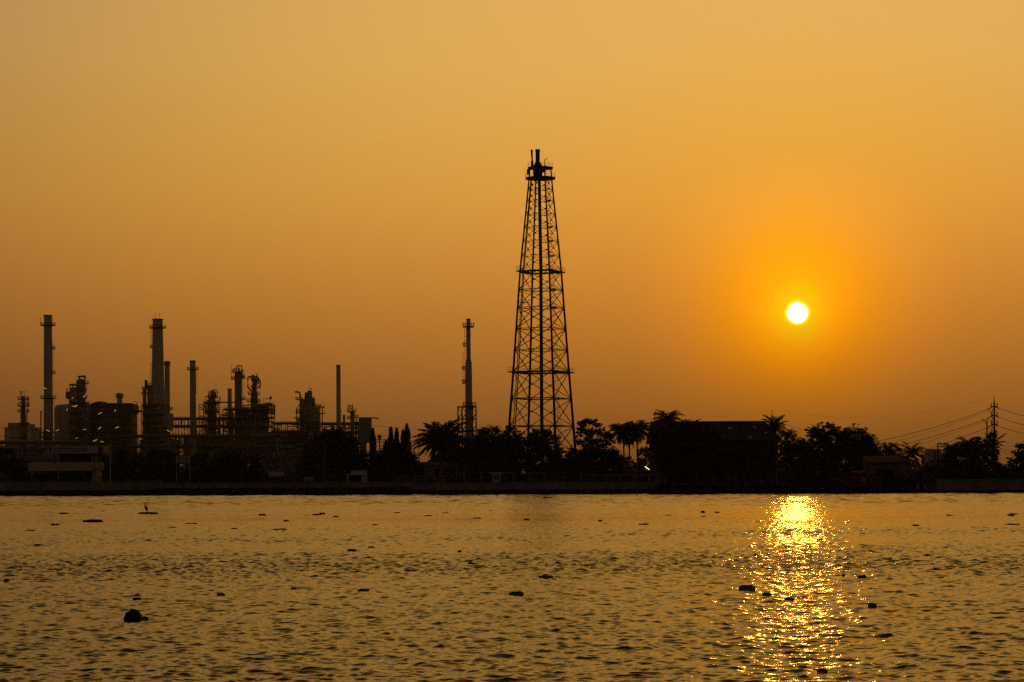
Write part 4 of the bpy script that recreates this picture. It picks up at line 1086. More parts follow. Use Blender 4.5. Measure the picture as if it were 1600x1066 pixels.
# boards, huts, vehicles at the foot of the gantry
rg = Rig('site_hoarding', 'blank white board leaning at the left foot of the steel gantry', 'board', 431, bank(431) + 5)
q = MB(); q.box(rg.X(420), rg.X(443), -.06, .06, rg.Z(744.5), rg.Z(736.5)); q.build('board', M['white'], rg.o)
q = MB(); q.bar(rg.v(421.5, 757, .1), rg.v(421.5, 737, .1), .1); q.bar(rg.v(441.5, 757, .1), rg.v(441.5, 737, .1), .1); q.build('post', M['wood'], rg.o)
rg = Rig('small_sign', 'small white sign with a row of dark characters below the gantry', 'sign', 483, bank(483) + 4)
q = MB(); q.box(rg.X(475), rg.X(490), -.05, .05, rg.Z(748), rg.Z(745.8)); q.box(rg.X(476), rg.X(490), -.05, .05, rg.Z(752), rg.Z(748.3)); b_ = q.build('board', M['white'], rg.o)
q = MB()
for i in range(5): q.box(rg.X(477 + i * 2.5), rg.X(478.6 + i * 2.5), -.08, -.053, rg.Z(751.2), rg.Z(749))
q.build('lettering', M['dark'], b_)
q = MB(); q.bar(rg.v(477, 757, .09), rg.v(477, 748, .09), .08); q.bar(rg.v(488, 757, .09), rg.v(488, 748, .09), .08); q.build('post', M['steel'], rg.o)
rg = Rig('site_hut', 'small pale hut with a dark open front below the tall sign tower', 'hut', 557, bank(557) + 8)
q = MB(); q.box(rg.X(541.5), rg.X(573), 1.2, 4, 0, Z(743)); q.box(rg.X(542), rg.X(545), -.2, 1.19, 0, rg.Z(743)); q.box(rg.X(565), rg.X(573), -.2, 1.19, 0, rg.Z(743)); q.build('wall', M['white'], rg.o)
q = MB(); q.box(rg.X(541), rg.X(574), -.6, 4.3, rg.Z(743) + .01, rg.Z(741.8)); q.box(rg.X(548), rg.X(572), .5, 3.5, rg.Z(741.7), rg.Z(735.5)); q.build('roof', M['white'], rg.o)
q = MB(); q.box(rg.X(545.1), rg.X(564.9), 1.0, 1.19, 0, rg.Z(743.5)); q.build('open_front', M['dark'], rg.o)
# tall sign tower with swing crane arm
Y = bank(572) + 60
rg = Rig('sign_tower', 'tall pale box-shaped sign tower with a recessed panel and a crane arm on top', 'tower', 570, Y)
q = MB(); q.box(rg.X(561), rg.X(580), 0, 3, rg.Z(692), rg.Z(653.5)); bx = q.build('sign_box', M['shell'], rg.o)
q = MB()
for a, b, c, d in ((562, 572.5, 656, 655), (562, 572.5, 690, 689), (562, 563, 689, 656), (571.5, 572.5, 689, 656)): q.box(rg.X(a), rg.X(b), -.12, -.003, rg.Z(c), rg.Z(d))
for a, b, c, d in ((564.5, 570, 659.5, 659), (564.5, 570, 686, 685.5), (564.5, 565, 685.5, 659.5), (569.5, 570, 685.5, 659.5)): q.box(rg.X(a), rg.X(b), -.1, -.003, rg.Z(c), rg.Z(d))
q.build('panel_moulding', M['pale'], bx)
q = MB(); q.box(rg.X(562.5), rg.X(572), .4, 2.6, 0, rg.Z(692.1)); q.box(rg.X(577), rg.X(579), .6, 2.4, 0, rg.Z(692.1)); q.build('shaft', M['shell'], rg.o)
q = MB(); q.tube([rg.v(560, 652.7, 1.5), rg.v(588, 653, 1.5), rg.v(590, 653.6, 1.5), rg.v(590.5, 655.5, 1.5)], .16); q.bar(rg.v(573, 653.5, 1.5), rg.v(573, 651.5, 1.5), .25); q.build('crane_arm', M['steel'], rg.o)
# substation poles behind the column trees
rg = Rig('switchyard_frame', 'small hazy switchyard frame with a round-headed mast between the column trees', 'switchyard', 593, bank(593) + 260)
q = MB(); q.bar(rg.v(593.5, 757), rg.v(593.5, 684), .35); q.lathe([(.2, -.7), (.7, -.3), (.7, .3), (.2, .7)], 10, rg.v(593.5, 683)); q.build('mast', M['towers'], rg.o)
q = MB()
for x in (588, 599, 605, 648, 655): q.bar(rg.v(x, 757), rg.v(x, 690), .22)
for y in (687, 691, 697): q.bar(rg.v(586, y), rg.v(612, y), .16)
for x in (589, 592, 596, 599): q.bar(rg.v(x, 691), rg.v(x, 687), .14)
q.build('frame', M['towers'], rg.o)
# white gabled house behind the big palm
Y = bank(700) + 34
rg = Rig('gabled_house', 'pale gabled house half hidden behind the large full palm', 'house', 700, Y); X, Z = rg.X, rg.Z
q = MB(); q.prism([(X(667), 0), (X(722), 0), (X(722), Z(722)), (X(694), Z(700)), (X(667), Z(722))], 1, 11); q.build('wall', M['white'], rg.o)
q = MB()
q.prism([(X(662), Z(727)), (X(694), Z(698.4)), (X(694), Z(700) + .01), (X(662), Z(728.4))], .2, 11.6); q.prism([(X(694) + .002, Z(698.4)), (X(726), Z(727)), (X(726), Z(728.4)), (X(694) + .002, Z(700) + .01)], .2, 11.6); q.build('roof', M['tile'], rg.o)
for a, b in ((676, 688), (697, 706)):
    q = MB(); q.box(X(a), X(b), .85, .995, Z(722), Z(714.5)); wn_ = q.build('window', M['glass'], rg.o)
    q = MB()
    for x in (a, (a + b) / 2, b - .6): q.box(X(x), X(x + .6), .78, .846, Z(722), Z(714.5))
    q.box(X(a), X(b), .77, .779, Z(714.9), Z(714.4))
    q.build('frame', M['pale'], wn_)
q = MB(); q.box(X(664), X(728), -.5, 2.2, Z(726) - .12, Z(726)); q.box(X(664), X(666), -.4, -.1, 0, Z(726) - .13); q.box(X(726), X(728), -.4, -.1, 0, Z(726) - .13); q.build('porch', M['white'], rg.o)
q = MB(); q.box(X(678), X(712), .9, .99, 0, Z(733)); q.build('door', M['dark'], rg.o)
rg = Rig('low_shed', 'low brown tiled shed roof left of the pale gabled house', 'shed', 655, bank(655) + 42); X, Z = rg.X, rg.Z
q = MB(); q.prism([(X(640), 0), (X(668), 0), (X(668), Z(730)), (X(640), Z(730))], 0, 6); q.build('wall', M['brick'], rg.o)
q = MB(); q.prism([(X(638), Z(730) + .01), (X(670), Z(730) + .01), (X(664), Z(722)), (X(644), Z(722))], -.6, 6.6); q.build('roof', M['roof'], rg.o)
# guard kiosk
rg = Rig('guard_kiosk', 'tiny white guard kiosk with a window and shallow roof on the river wall', 'kiosk', 776, bank(776) + 2.2); X, Z = rg.X, rg.Z
q = MB(); q.box(X(769.5), X(783), 0, 1.7, 0, Z(740.6)); q.build('wall', M['white'], rg.o)
q = MB(); q.box(X(771.5), X(781), -.05, -.003, Z(749), Z(743.8)); wk = q.build('window', M['glass'], rg.o)
q = MB(); q.box(X(776), X(776.6), -.09, -.053, Z(749), Z(743.8)); q.box(X(771), X(781.5), -.12, -.053, Z(749.8), Z(749.1)); q.build('frame', M['white'], wk)
q = MB(); q.prism([(X(764), Z(740.5)), (X(788), Z(740.5)), (X(785), Z(738.9)), (X(776), Z(737.3)), (X(767), Z(738.9))], -.5, 2.2); q.build('roof', M['white'], rg.o)
# fences
def fence(label, px0, px1, posts, ytop, off, m_, rails=(0,), wirey=()):
    pm = (px0 + px1) / 2
    r = bpy.data.objects.new('post_fence', None); COL.objects.link(r); tag(r, label, 'fence', 'fences along the river wall')
    z = lambda y: zat(pm, y)
    for px in posts:
        q = MB(); a = bankpt(px, off, GZ - .1); q.box(a.x - .12, a.x + .12, a.y - .12, a.y + .12, GZ - .1, z(ytop)); q.build('post', m_, r)
    q = MB(); pts = [px0 + (px1 - px0) * i / 6 for i in range(7)]
    for y in rails: strip(q, pts, off - .2, off - .13, z(y) - .05, z(y) + .05)
    q.build('rail', m_, r)
    q = MB(); n = int((px1 - px0) / 1.6)
    for i in range(n):
        a = bankpt(px0 + (px1 - px0) * i / n, off + .16, GZ); q.bar(a, Vector((a.x, a.y, z(ytop + 3))), .02)
    for k in range(3): strip(q, pts, off + .15, off + .17, GZ + .4 + .5 * k, GZ + .43 + .5 * k)
    q.build('mesh_panel', M['towers'], r)
fence('pale post fence with a long top rail on both sides of the guard kiosk', 700, 905, (716, 742, 793, 819, 843, 872, 900), 738, 3.6, M['wall'], (738.5,))
fence('thin post fence on the wall left of the large full palm', 608, 700, (612, 626, 640, 655, 670, 685), 742, 3.4, M['wall'], (744, 750))
fence('thin post fence on the wall right of the flare tower', 906, 1030, (920, 940, 962, 985, 1006, 1024), 741, 3.6, M['wall'], (742,))
# warehouse
Y = bank(1120) + 34
rg = Rig('warehouse', 'long dark warehouse with a broad hipped roof dotted by pale skylight sheets', 'building', 1120, Y); X, Z = rg.X, rg.Z
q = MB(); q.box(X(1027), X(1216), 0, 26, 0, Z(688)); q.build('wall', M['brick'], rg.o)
yr = Y + 13; ridge_z = PX(1120, 660.5, yr).z - PX(1120, rg.gy, Y).z; k = yr / Y
eL, eR = X(1022), X(1222); ez = Z(688); rL, rR = X(1026) * k, X(1206) * k
q = MB(); v = [(eL, -1, ez), (eR, -1, ez), (eR, 27, ez), (eL, 27, ez), (rL, 13, ridge_z), (rR, 13, ridge_z)]
q.v += v + [(x, y, z - .25) for x, y, z in v[:4]]; q.f += [(0, 1, 5, 4), (1, 2, 5), (2, 3, 4, 5), (3, 0, 4), (6, 7, 1, 0), (7, 8, 2, 1), (8, 9, 3, 2), (9, 6, 0, 3), (9, 8, 7, 6)]
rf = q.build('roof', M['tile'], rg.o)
q = MB(); q.cone((rL, 13, ridge_z + .05), (rR, 13, ridge_z + .05), .22, .22, 6)
for i in range(60):
    x = rL + (rR - rL) * (i + .5) / 60; q.box(x - .12, x + .12, 12.9, 13.1, ridge_z + .2, ridge_z + .36)
q.build('ridge_cap', M['tile'], rf)
for sx, sy in ((1116, 673), (1147, 668), (1186, 666), (1201, 676), (1173, 684)):
    t = (Z(sy) - ez) / (ridge_z - ez); yy = -1 + 14 * t; x = X(sx) * (1 + yy / Y); z = ez + (ridge_z - ez) * t
    n_ = Vector((0, -(ridge_z - ez), 14)).normalized(); q = MB(); u = Vector((.36, 0, 0)); w = Vector((0, 14, ridge_z - ez)).normalized() * .85
    c = Vector((x, yy, z)) + n_ * .06
    q.quad(c - u - w, c + u - w, c + u + w, c - u + w); b4 = [c - u - w, c + u - w, c + u + w, c - u + w]; b5 = [p - n_ * .055 for p in b4]
    for i in range(4): q.quad(b5[i], b5[(i + 1) % 4], b4[(i + 1) % 4], b4[i])
    q.build('skylight', M['skyl'], rf)
q = MB(); q.prism([(X(1027), Z(700)), (X(1040), Z(700)), (X(1040), Z(690)), (X(1027), Z(690))], -.3, -.003); q.build('louvre', M['pale'], rg.o)
q = MB()
for a in (1048, 1095, 1150, 1190): q.box(X(a), X(a + 16), -.15, -.003, 0, Z(728))
q.build('shutter_door', M['tile'], rg.o)
q = MB(); q.box(X(1026), X(1218), -3, -.01, Z(712) - .12, Z(712)); q.build('canopy', M['tile'], rg.o)
q = MB(); q.bar(rg.v(1209, 690, 2), rg.v(1209, 640, 2), .09); q.build('aerial_mast', M['towers'], rg.o)
rg = Rig('aerial_mast', 'thin upright mast at the left corner of the warehouse roof', 'mast', 1023.5, bank(1023) + 32)
q = MB(); q.cone((0, 0, 0), rg.v(1023.5, 643), .16, .1, 8); q.bar(rg.v(1023.5, 644), rg.v(1026.5, 645), .07); q.bar(rg.v(1023.5, 660), rg.v(1027, 650), .05); q.build('pole', M['towers'], rg.o)
# tube lamp near the paired palms
rg = Rig('tube_lamp', 'single lit slanting tube lamp on a post left of the warehouse', 'lamp', 1011, bank(1011) + 9)
q = MB(); q.bar(rg.v(1005.5, 757), rg.v(1005.5, 727), .08); q.bar(rg.v(1005.5, 727.5), rg.v(1008, 729), .06); q.build('post', M['steel'], rg.o)
q = MB(); q.cone(rg.v(1008, 729), rg.v(1015, 734.2), .06, .06, 8); q.build('lit_tube', M['lampw'], rg.o)
rg = Rig('covered_stall', 'low dark blue covered heap on the wall below the paired palms', 'stall', 1000, bank(1000) + 5)
q = MB(); q.prism([(rg.X(984), 0), (rg.X(1016), 0), (rg.X(1015), rg.Z(748)), (rg.X(1008), rg.Z(746.5)), (rg.X(990), rg.Z(747.5))], 0, 2.5); q.build('tarpaulin', M['blue'], rg.o)
# jetty in front of the warehouse
r = bpy.data.objects.new('jetty', None); COL.objects.link(r); tag(r, 'dark timber and concrete jetty with pale posts in front of the warehouse', 'jetty')
pxs = [1028, 1080, 1140, 1200, 1250]; zt = zat(1140, 755.5)
q = MB(); strip(q, pxs, -1.5, 3, zt - .25, zt); q.build('deck', M['wood'], r)
q = MB(); strip(q, pxs, .2, 2.9, -.5, zt - .26); q.build('rubble_footing', M['wet'], r)
for px in (1028, 1056, 1084, 1112, 1140, 1168, 1196, 1224, 1248):
    q = MB(); a = bankpt(px, -1.3, -.8); q.cone(a, Vector((a.x, a.y, zt - .26)), .2, .2, 8); q.build('pile', M['wood'], r)
for px, yt in ((1038, 741), (1026, 737), (1088, 744), (1114, 742), (1138, 744), (1150, 744), (1164, 743), (1190, 745)):
    q = MB(); a = bankpt(px, .2, zt); q.cone(a, Vector((a.x, a.y, zat(px, yt))), .1, .09, 6); q.build('mooring_post', M['wall'], r)
q = MB(); strip(q, [1085, 1190], .1, .17, zat(1140, 746) - .04, zat(1140, 746) + .04); strip(q, [1085, 1190], .1, .17, zat(1140, 750) - .04, zat(1140, 750) + .04); q.build('rail', M['wood'], r)
rg = Rig('jetty_shelter', 'open frame of thin pale posts at the right end of the jetty', 'shelter', 1224, bank(1224) + .6, z=zt)
for x, yt in ((1208, 740), (1214, 742), (1229, 734), (1240, 742)):
    q = MB(); q.bar(rg.v(x, rg.gy), rg.v(x, yt), .09); q.build('post', M['wall'], rg.o)
q = MB(); q.bar(rg.v(1207, 741), rg.v(1241, 741), .09); q.bar(rg.v(1207, 748), rg.v(1241, 748), .07); q.bar(rg.v(1229, 735), rg.v(1229, 741), .09); q.build('beam', M['wall'], rg.o)
rg = Rig('plank_bench', 'pale plank bench on dark legs on the jetty', 'bench', 1187, bank(1187) - .7, z=zt)
q = MB(); q.box(rg.X(1173), rg.X(1201), -.2, .25, .42, .5); q.build('seat', M['wall'], rg.o)
for x in (1176, 1198):
    q = MB(); q.box(rg.X(x) - .06, rg.X(x) + .06, -.15, .2, 0, .419); q.build('leg', M['wood'], rg.o)
# rough bank on the right, shack on stilts, boats
r = bpy.data.objects.new('rubble_revetment', None); COL.objects.link(r); tag(r, 'dark rubble bank between the jetty and the right-hand river wall', 'embankment')
q = MB(); strip(q, [1250.5, 1300, 1360, 1420, 1461.5], -1.2, 1.3, -.6, zat(1350, 763)); strip(q, [1250.5, 1300, 1360, 1420, 1461.5], .3, 1.4, zat(1350, 763) + .01, GZ - .05); q.build('footing', M['wet'], r)
R = random.Random(12)
for i in range(80):
    q = MB(); a = bankpt(R.uniform(1252, 1460), R.uniform(-1.8, .3), R.uniform(-.1, 1.5)); w = R.uniform(.25, .75)
    q.lathe([(w * .5, -w * .5), (w * R.uniform(.8, 1.1), -w * .1), (w * R.uniform(.6, 1), w * .3), (w * .3, w * .5)], 6, a); q.build('boulder', M['rock'], r)
rg = Rig('stilt_shack', 'shack with a rusty sloping roof and pale board wall standing on stilts', 'shack', 1390, bank(1390) + 5); X, Z = rg.X, rg.Z
q = MB(); q.box(X(1355), X(1366), 0, 5, Z(741), Z(721)); q.box(X(1366.1), X(1424), 0, 5, Z(734), Z(722)); q.box(X(1398), X(1423), .3, 4.8, Z(748), Z(734.1)); q.build('board_wall', mat('pale_boards', (.17, .155, .15), .9, var=.35, scale=1.2, streak=True), rg.o)
q = MB(); q.box(X(1376), X(1397.5), 1.2, 4.8, Z(748), Z(734.1)); q.build('dark_doorway', M['dark'], rg.o)
q = MB(); a0 = Vector((X(1351), -.9, Z(722.5))); a1 = Vector((X(1428), -.9, Z(721.5))); b0 = Vector((X(1354), 5.6, Z(712))); b1 = Vector((X(1426), 5.6, Z(712)))
n = 34
for i in range(n):
    t0, t1 = i / n, (i + 1) / n; h0 = .07 * (i % 2); h1 = .07 * ((i + 1) % 2)
    up = Vector((0, 0, 1))
    q.quad(a0.lerp(a1, t0) + up * h0, a0.lerp(a1, t1) + up * h1, b0.lerp(b1, t1) + up * h1, b0.lerp(b1, t0) + up * h0)
    q.quad(b0.lerp(b1, t0) - up * (.1 - h0), b0.lerp(b1, t1) - up * (.1 - h1), a0.lerp(a1, t1) - up * (.1 - h1), a0.lerp(a1, t0) - up * (.1 - h0))
    q.quad(a0.lerp(a1, t0) - up * (.1 - h0), a0.lerp(a1, t1) - up * (.1 - h1), a0.lerp(a1, t1) + up * h1, a0.lerp(a1, t0) + up * h0)
q.build('roof', M['roof'], rg.o)
for x in (1353, 1376, 1400, 1424):
    q = MB(); q.bar((X(x), -.6, -1.2), (X(x), -.6, Z(723)), .13); q.build('stilt', M['wood'], rg.o)
q = MB(); q.box(X(1352), X(1427), -.9, 5, -.12, .0); q.build('floor', M['wood'], rg.o)
q = MB(); q.box(X(1405), X(1412), -.05, .29, Z(747), Z(741)); q.box(X(1399), X(1404), -.05, .29, Z(747), Z(743)); q.build('hanging_cloth', M['red'], rg.o)
rg = Rig('yellow_flag', 'small yellow flag hanging at the left end of the stilt shack', 'flag', 1361, bank(1361) + 3.8)
q = MB(); q.bar(rg.v(1359, 757), rg.v(1359, 724), .05); q.build('flag_pole', M['steel'], rg.o)
q = MB(); c = [rg.v(1359.3, 726), rg.v(1361.5, 725.6, .1), rg.v(1363.8, 727.5, -.05), rg.v(1363.5, 731, .05), rg.v(1361, 730.3, -.1), rg.v(1359.3, 729.5)]
q.v += [tuple(p) for p in c] + [tuple(p + Vector((0, .03, 0))) for p in c]; q.f += [(0, 1, 4, 5), (1, 2, 3, 4), (11, 10, 7, 6), (10, 9, 8, 7)]; q.build('cloth', M['yellow'], rg.o)
def hull(rg, L, W, H, m_, name='hull', y0=0.0, bow=.9):
    q = MB(); st = []
    for t, wf, zb, zt_ in ((-.5, .75, .1, 1.0), (-.3, 1, 0, .92), (0, 1, 0, .9), (.28, .85, .02, .98), (.44, .4, .15, 1.15), (.5, .04, .5, 1.3)):
        st.append([(t * L, y0 - W / 2 * wf, zt_ * H), (t * L, y0 - W * .32 * wf, zb * H - .3), (t * L, y0 + W * .32 * wf, zb * H - .3), (t * L, y0 + W / 2 * wf, zt_ * H)])
    b = len(q.v)
    for s_ in st: q.v += s_
    for i in range(5):
        for j in range(4):
            k2 = (j + 1) % 4; q.f.append((b + i * 4 + j, b + (i + 1) * 4 + j, b + (i + 1) * 4 + k2, b + i * 4 + k2))
    q.f += [(b, b + 1, b + 2, b + 3), (b + 20, b + 23, b + 22, b + 21)]
    return q.build(name, m_, rg.o)
rg = Rig('work_boat', 'dull red work boat with a boxy deckhouse moored under the rounded dense tree', 'boat', 1350, bank(1350) - 4.5, z=0.0)
hull(rg, 11.5, 3.2, 1.3, M['wet'])
X, Z = rg.X, rg.Z
q = MB(); q.box(X(1316), X(1378), -1.2, 1.2, 1.1, Z(745)); q.box(X(1318), X(1350), -1.0, 1.0, Z(745) + .002, Z(740)); dh = q.build('deckhouse', M['red'], rg.o)
q = MB(); q.box(X(1345), X(1350), -1.26, -1.203, Z(752.5), Z(746.5)); q.build('pale_window', M['skyl'], dh)
for x in (1330, 1337, 1360, 1368):
    q = MB(); q.box(X(x), X(x + 4), -1.25, -1.203, Z(751), Z(747.5)); q.build('window', M['glass'], dh)
q = MB(); q.box(X(1315), X(1352), -1.3, 1.3, Z(740) + .002, Z(739)); q.box(X(1350.5), X(1380), -1.4, 1.4, Z(745) + .003, Z(744)); q.build('roof', M['red'], dh)
q = MB(); q.box(X(1332), X(1348), -.6, .6, Z(738.9), Z(735.6)); q.build('roof_box', M['shell'], dh)
q = MB(); q.bar((X(1353), 0, Z(744)), (X(1353), 0, Z(733)), .06); q.bar((X(1378), -1, 1.2), (X(1378), -1, Z(748)), .05); q.bar((X(1385), -1, 1.2), (X(1385), -1, Z(750)), .05); q.build('mast', M['steel'], rg.o)
q = MB(); q.bar(rg.v(1297, 747, -.5), rg.v(1306, 748.6, -.5), .1); q.bar(rg.v(1306, 748.6, -.5), rg.v(1317, 752, -.5), .06); q.build('boom', M['white'], rg.o)
rg = Rig('small_boat', 'small reddish open boat moored at the left end of the right-hand river wall', 'boat', 1450, bank(1450) - 2.5, z=0.0)
hull(rg, 6, 1.5, .8, M['red']); q = MB()
for x in (-1.5, 0, 1.3): q.box(x - .15, x + .15, -.6, .6, .55, .62)
q.build('thwart', M['wood'], rg.o)
q = MB(); q.tube([rg.v(1432, 757, -.6), rg.v(1433.5, 760, -.6), rg.v(1434, 764, -.6)], .14); q.tube([rg.v(1443, 757, -.6), rg.v(1446, 764, -.6)], .1); q.build('fender_board', M['pale'], rg.o)
rg = Rig('green_drum', 'small green-topped drum standing on the river wall near the reddish open boat', 'drum', 1458, bank(1464) + .7, z=zat(1464, 748))
q = MB(); q.lathe([(.25, 0), (.28, .05), (.28, .5), (.25, .55)], 12); q.build('body', M['red'], rg.o)
q = MB(); q.lathe([(.27, .552), (.27, .68), (.12, .74)], 12); q.build('lid', mat('green_paint', (.12, .3, .03)), rg.o)
rg = Rig('moored_barge', 'low dark moored barge with a pale arched canopy, below the narrow column trees', 'boat', 585, bank(585) - 3.8, z=0.0)
hull(rg, 9, 2.2, 1.0, M['wet']); q = MB(); q.tube([(-2.2, -1, .9), (-2, -1, 1.5), (0, -1, 1.6), (1.6, -1, 1.5), (1.9, -1, .9)], .06); q.tube([(-2.2, 1, .9), (-2, 1, 1.5), (0, 1, 1.6), (1.6, 1, 1.5), (1.9, 1, .9)], .06); q.build('canopy_hoop', M['wood'], rg.o)
q = MB(); q.prism([(-2.3, 1.45), (-2, 1.62), (0, 1.72), (1.6, 1.62), (1.95, 1.4), (1.6, 1.56), (0, 1.66), (-2, 1.56)], -1.05, 1.05); q.build('canopy', M['white'], rg.o)
rg = Rig('moored_canoe', 'slim dark canoe moored below the notice board', 'boat', 296, bank(296) - 3, z=0.0)
hull(rg, 7, 1.1, .7, M['wet']); q = MB(); q.box(-1, .8, -.4, .4, .5, 1.1); q.build('covered_cargo', M['wood'], rg.o)
# ------------------------------------------------------------------ power poles and lines
def power_pole(label, px, ytop, off, arms, w=.2, name='power_pole'):
    rg = Rig(name, label, 'power pole', px, bank(px) + off, 'power poles along the bank')
    q = MB(); q.cone((0, 0, 0), rg.v(px, ytop), w, w * .55, 8); q.build('pole', M['towers'], rg.o)
    for y, h in arms:
        q = MB(); q.box(rg.X(px - h), rg.X(px + h), -.12, .12, rg.Z(y) - .1, rg.Z(y) + .1); q.build('crossarm', M['towers'], rg.o)
        q = MB()
        for x in (px - h, px + h):
            for k in range(4): q.lathe([(.05, -.06), (.13, -.03), (.13, .03), (.05, .06)], 8, rg.v(x + (1 if x < px else -1) * .3, y, 0) + Vector((0, 0, .2 + k * .14)))
        q.build('insulator', M['porcelain'], rg.o)
    return rg
pm = power_pole('tall power pole with three sets of strain insulators, near the right edge', 1554, 628, 12, [(635.5, 5), (649.5, 5), (663, 5)], .27)
q = MB(); q.cone(pm.v(1554, 628), pm.v(1553.3, 618), .09, .02, 6); q.build('spike', M['towers'], pm.o)
q = MB()
for y in (636, 650, 664):
    for a, b in (((1553, y - 1), (1543, y + 4)), ((1555, y - 1), (1561, y + 2.5))):
        p0, p1 = pm.v(*a), pm.v(*b)
        q.tube([p0, p0.lerp(p1, .5), p1], .09, 6)
        for k in range(6): q.lathe([(.06, -.08), (.17, 0), (.06, .08)], 7, p0.lerp(p1, .25 + .1 * k))
    q.tube([pm.v(1543, y + 4), pm.v(1547, y + 6.5), pm.v(1551, y + 6), pm.v(1552.6, y + 2)], .04, 4)
q.build('strain_insulator', M['porcelain'], pm.o)
q = MB(); q.bar(pm.v(1551, 640), pm.v(1550.5, 668), .09); q.bar(pm.v(1551, 660), pm.v(1548, 690), .07); q.build('jumper_post', M['towers'], pm.o)
p2 = power_pole('shorter plain pole with a slanting stay, just left of the tall power pole', 1542.5, 656, 10, [], .2)
q = MB(); q.bar(p2.v(1542.5, 664), p2.v(1535, 653.5), .09); q.build('stay', M['towers'], p2.o)
p3 = power_pole('short pole with a bent lamp head between leaning palm and dense palms', 1465.5, 695, 9, [], .2, 'lamp_pole')
q = MB(); q.tube([p3.v(1465.5, 695), p3.v(1466, 693), p3.v(1469, 692.5), p3.v(1471, 693.5)], .13); q.build('lamp_head', M['towers'], p3.o)
q = MB(); q.bar(p3.v(1461, 757), p3.v(1461, 702), .13); q.build('side_post', M['towers'], p3.o)
def wire(label, a, b, sag, r=.035, group='power lines across the sky'):
    a = Vector(a); b = Vector(b); q = MB(); n = 28
    pts = [a.lerp(b, i / n) - Vector((0, 0, sag * 4 * (i / n) * (1 - i / n))) for i in range(n + 1)]
    q.tube(pts, r, 4); o = q.build('power_line', M['wire']); tag(o, label, 'cable', group)
YP = bank(1554) + 12
tops = ('top', 'middle', 'bottom')
for (y, x2, y2, Y2, sg), nm in zip(((640, 1080, 676, 600, 6.0), (654, 1080, 690, 600, 6.0), (668, 1130, 718, 560, 5.0)), tops):
    wire('%s sagging power line running left from the tall power pole' % nm, PX(1543, y, YP), PX(x2, y2, Y2), sg, .045)
for (y, x2, y2, Y2, sg), nm in zip(((642, 1080, 682, 605, 6.6), (656, 1080, 698, 605, 6.6)), tops):
    wire('thinner companion just under the %s power line left of the tall power pole' % nm, PX(1544, y, YP + .8), PX(x2, y2, Y2), sg, .025)
for (y, y2), nm in zip(((638, 652), (652, 666), (666, 678)), tops):
    wire('%s power line leaving the frame to the right of the tall power pole' % nm, PX(1561, y, YP), PX(1700, y2 + 4, YP - 30), 1.0, .045)
wire('faint high earth wire sagging from the pole spike toward the warehouse mast', PX(1553.5, 620, YP), PX(1209, 640, bank(1209) + 36), 2.6, .009)
wire('faint wire between the two warehouse masts', PX(1209, 640, bank(1209) + 36), PX(1024, 643.5, bank(1023) + 32), 1.2, .009)
wire('wire dropping right from the warehouse end toward the airy lacy tree', PX(1214, 658, bank(1214) + 30), PX(1300, 678, bank(1300) + 40), .5, .03)
for (ya, yb), nm in zip(((664, 670), (678, 683), (689, 693)), tops):
    wire('%s wire of the set passing behind the column trees and the large full palm' % nm, PX(575, ya, 640), PX(760, yb + 2, 600), .6, .04)
for (ya, yb), nm in zip(((660, 668), (675, 681), (688, 692)), tops):
    wire('%s wire of the set crossing the left edge in front of the refinery' % nm, PX(-60, ya, 700), PX(150, yb + 4, 720), 1.0, .045)
for (ya, yb), nm in zip(((686, 690), (691, 695)), ('upper', 'lower')):
    wire('%s low wire between tall power pole and the right-edge tree' % nm, PX(1556, ya + 12, YP + 20), PX(1640, yb + 20, YP + 60), .6, .03)

# ------------------------------------------------------------------ things afloat
def afloat(name, label, cat, px, py, group=None):
    o = bpy.data.objects.new(name, None); COL.objects.link(o); p = WP(px, py); o.location = (p.x, p.y, 0)
    tag(o, label, cat, group); return o, p.y / F
def rough_box(w, d, h, R, m_, name, parent=None, jag=.12, z0=None):
    """weathered slab with chipped edges"""
    q = MB(); nx = max(4, int(w / max(h, .03) * 1.2)); nx = min(nx, 14); z0 = -h * .35 if z0 is None else z0
    for i in range(nx + 1):
        x = -w / 2 + w * i / nx; e = .82 if i in (0, nx) else 1
        j = lambda: 1 + R.uniform(-jag, jag)
        q.v += [(x + R.uniform(-.02, .02) * w, -d / 2 * e * j(), z0), (x, d / 2 * e * j(), z0), (x, d / 2 * .9 * e * j(), z0 + h * j() * e), (x + R.uniform(-.02, .02) * w, -d / 2 * .9 * e * j(), z0 + h * j() * e)]
    for i in range(nx):
        for j in range(4):
            k2 = (j + 1) % 4; q.f.append((i * 4 + j, (i + 1) * 4 + j, (i + 1) * 4 + k2, i * 4 + k2))
    q.f += [(3, 2, 1, 0), (nx * 4, nx * 4 + 1, nx * 4 + 2, nx * 4 + 3)]
    return q.build(name, m_, parent)
R = random.Random(21)
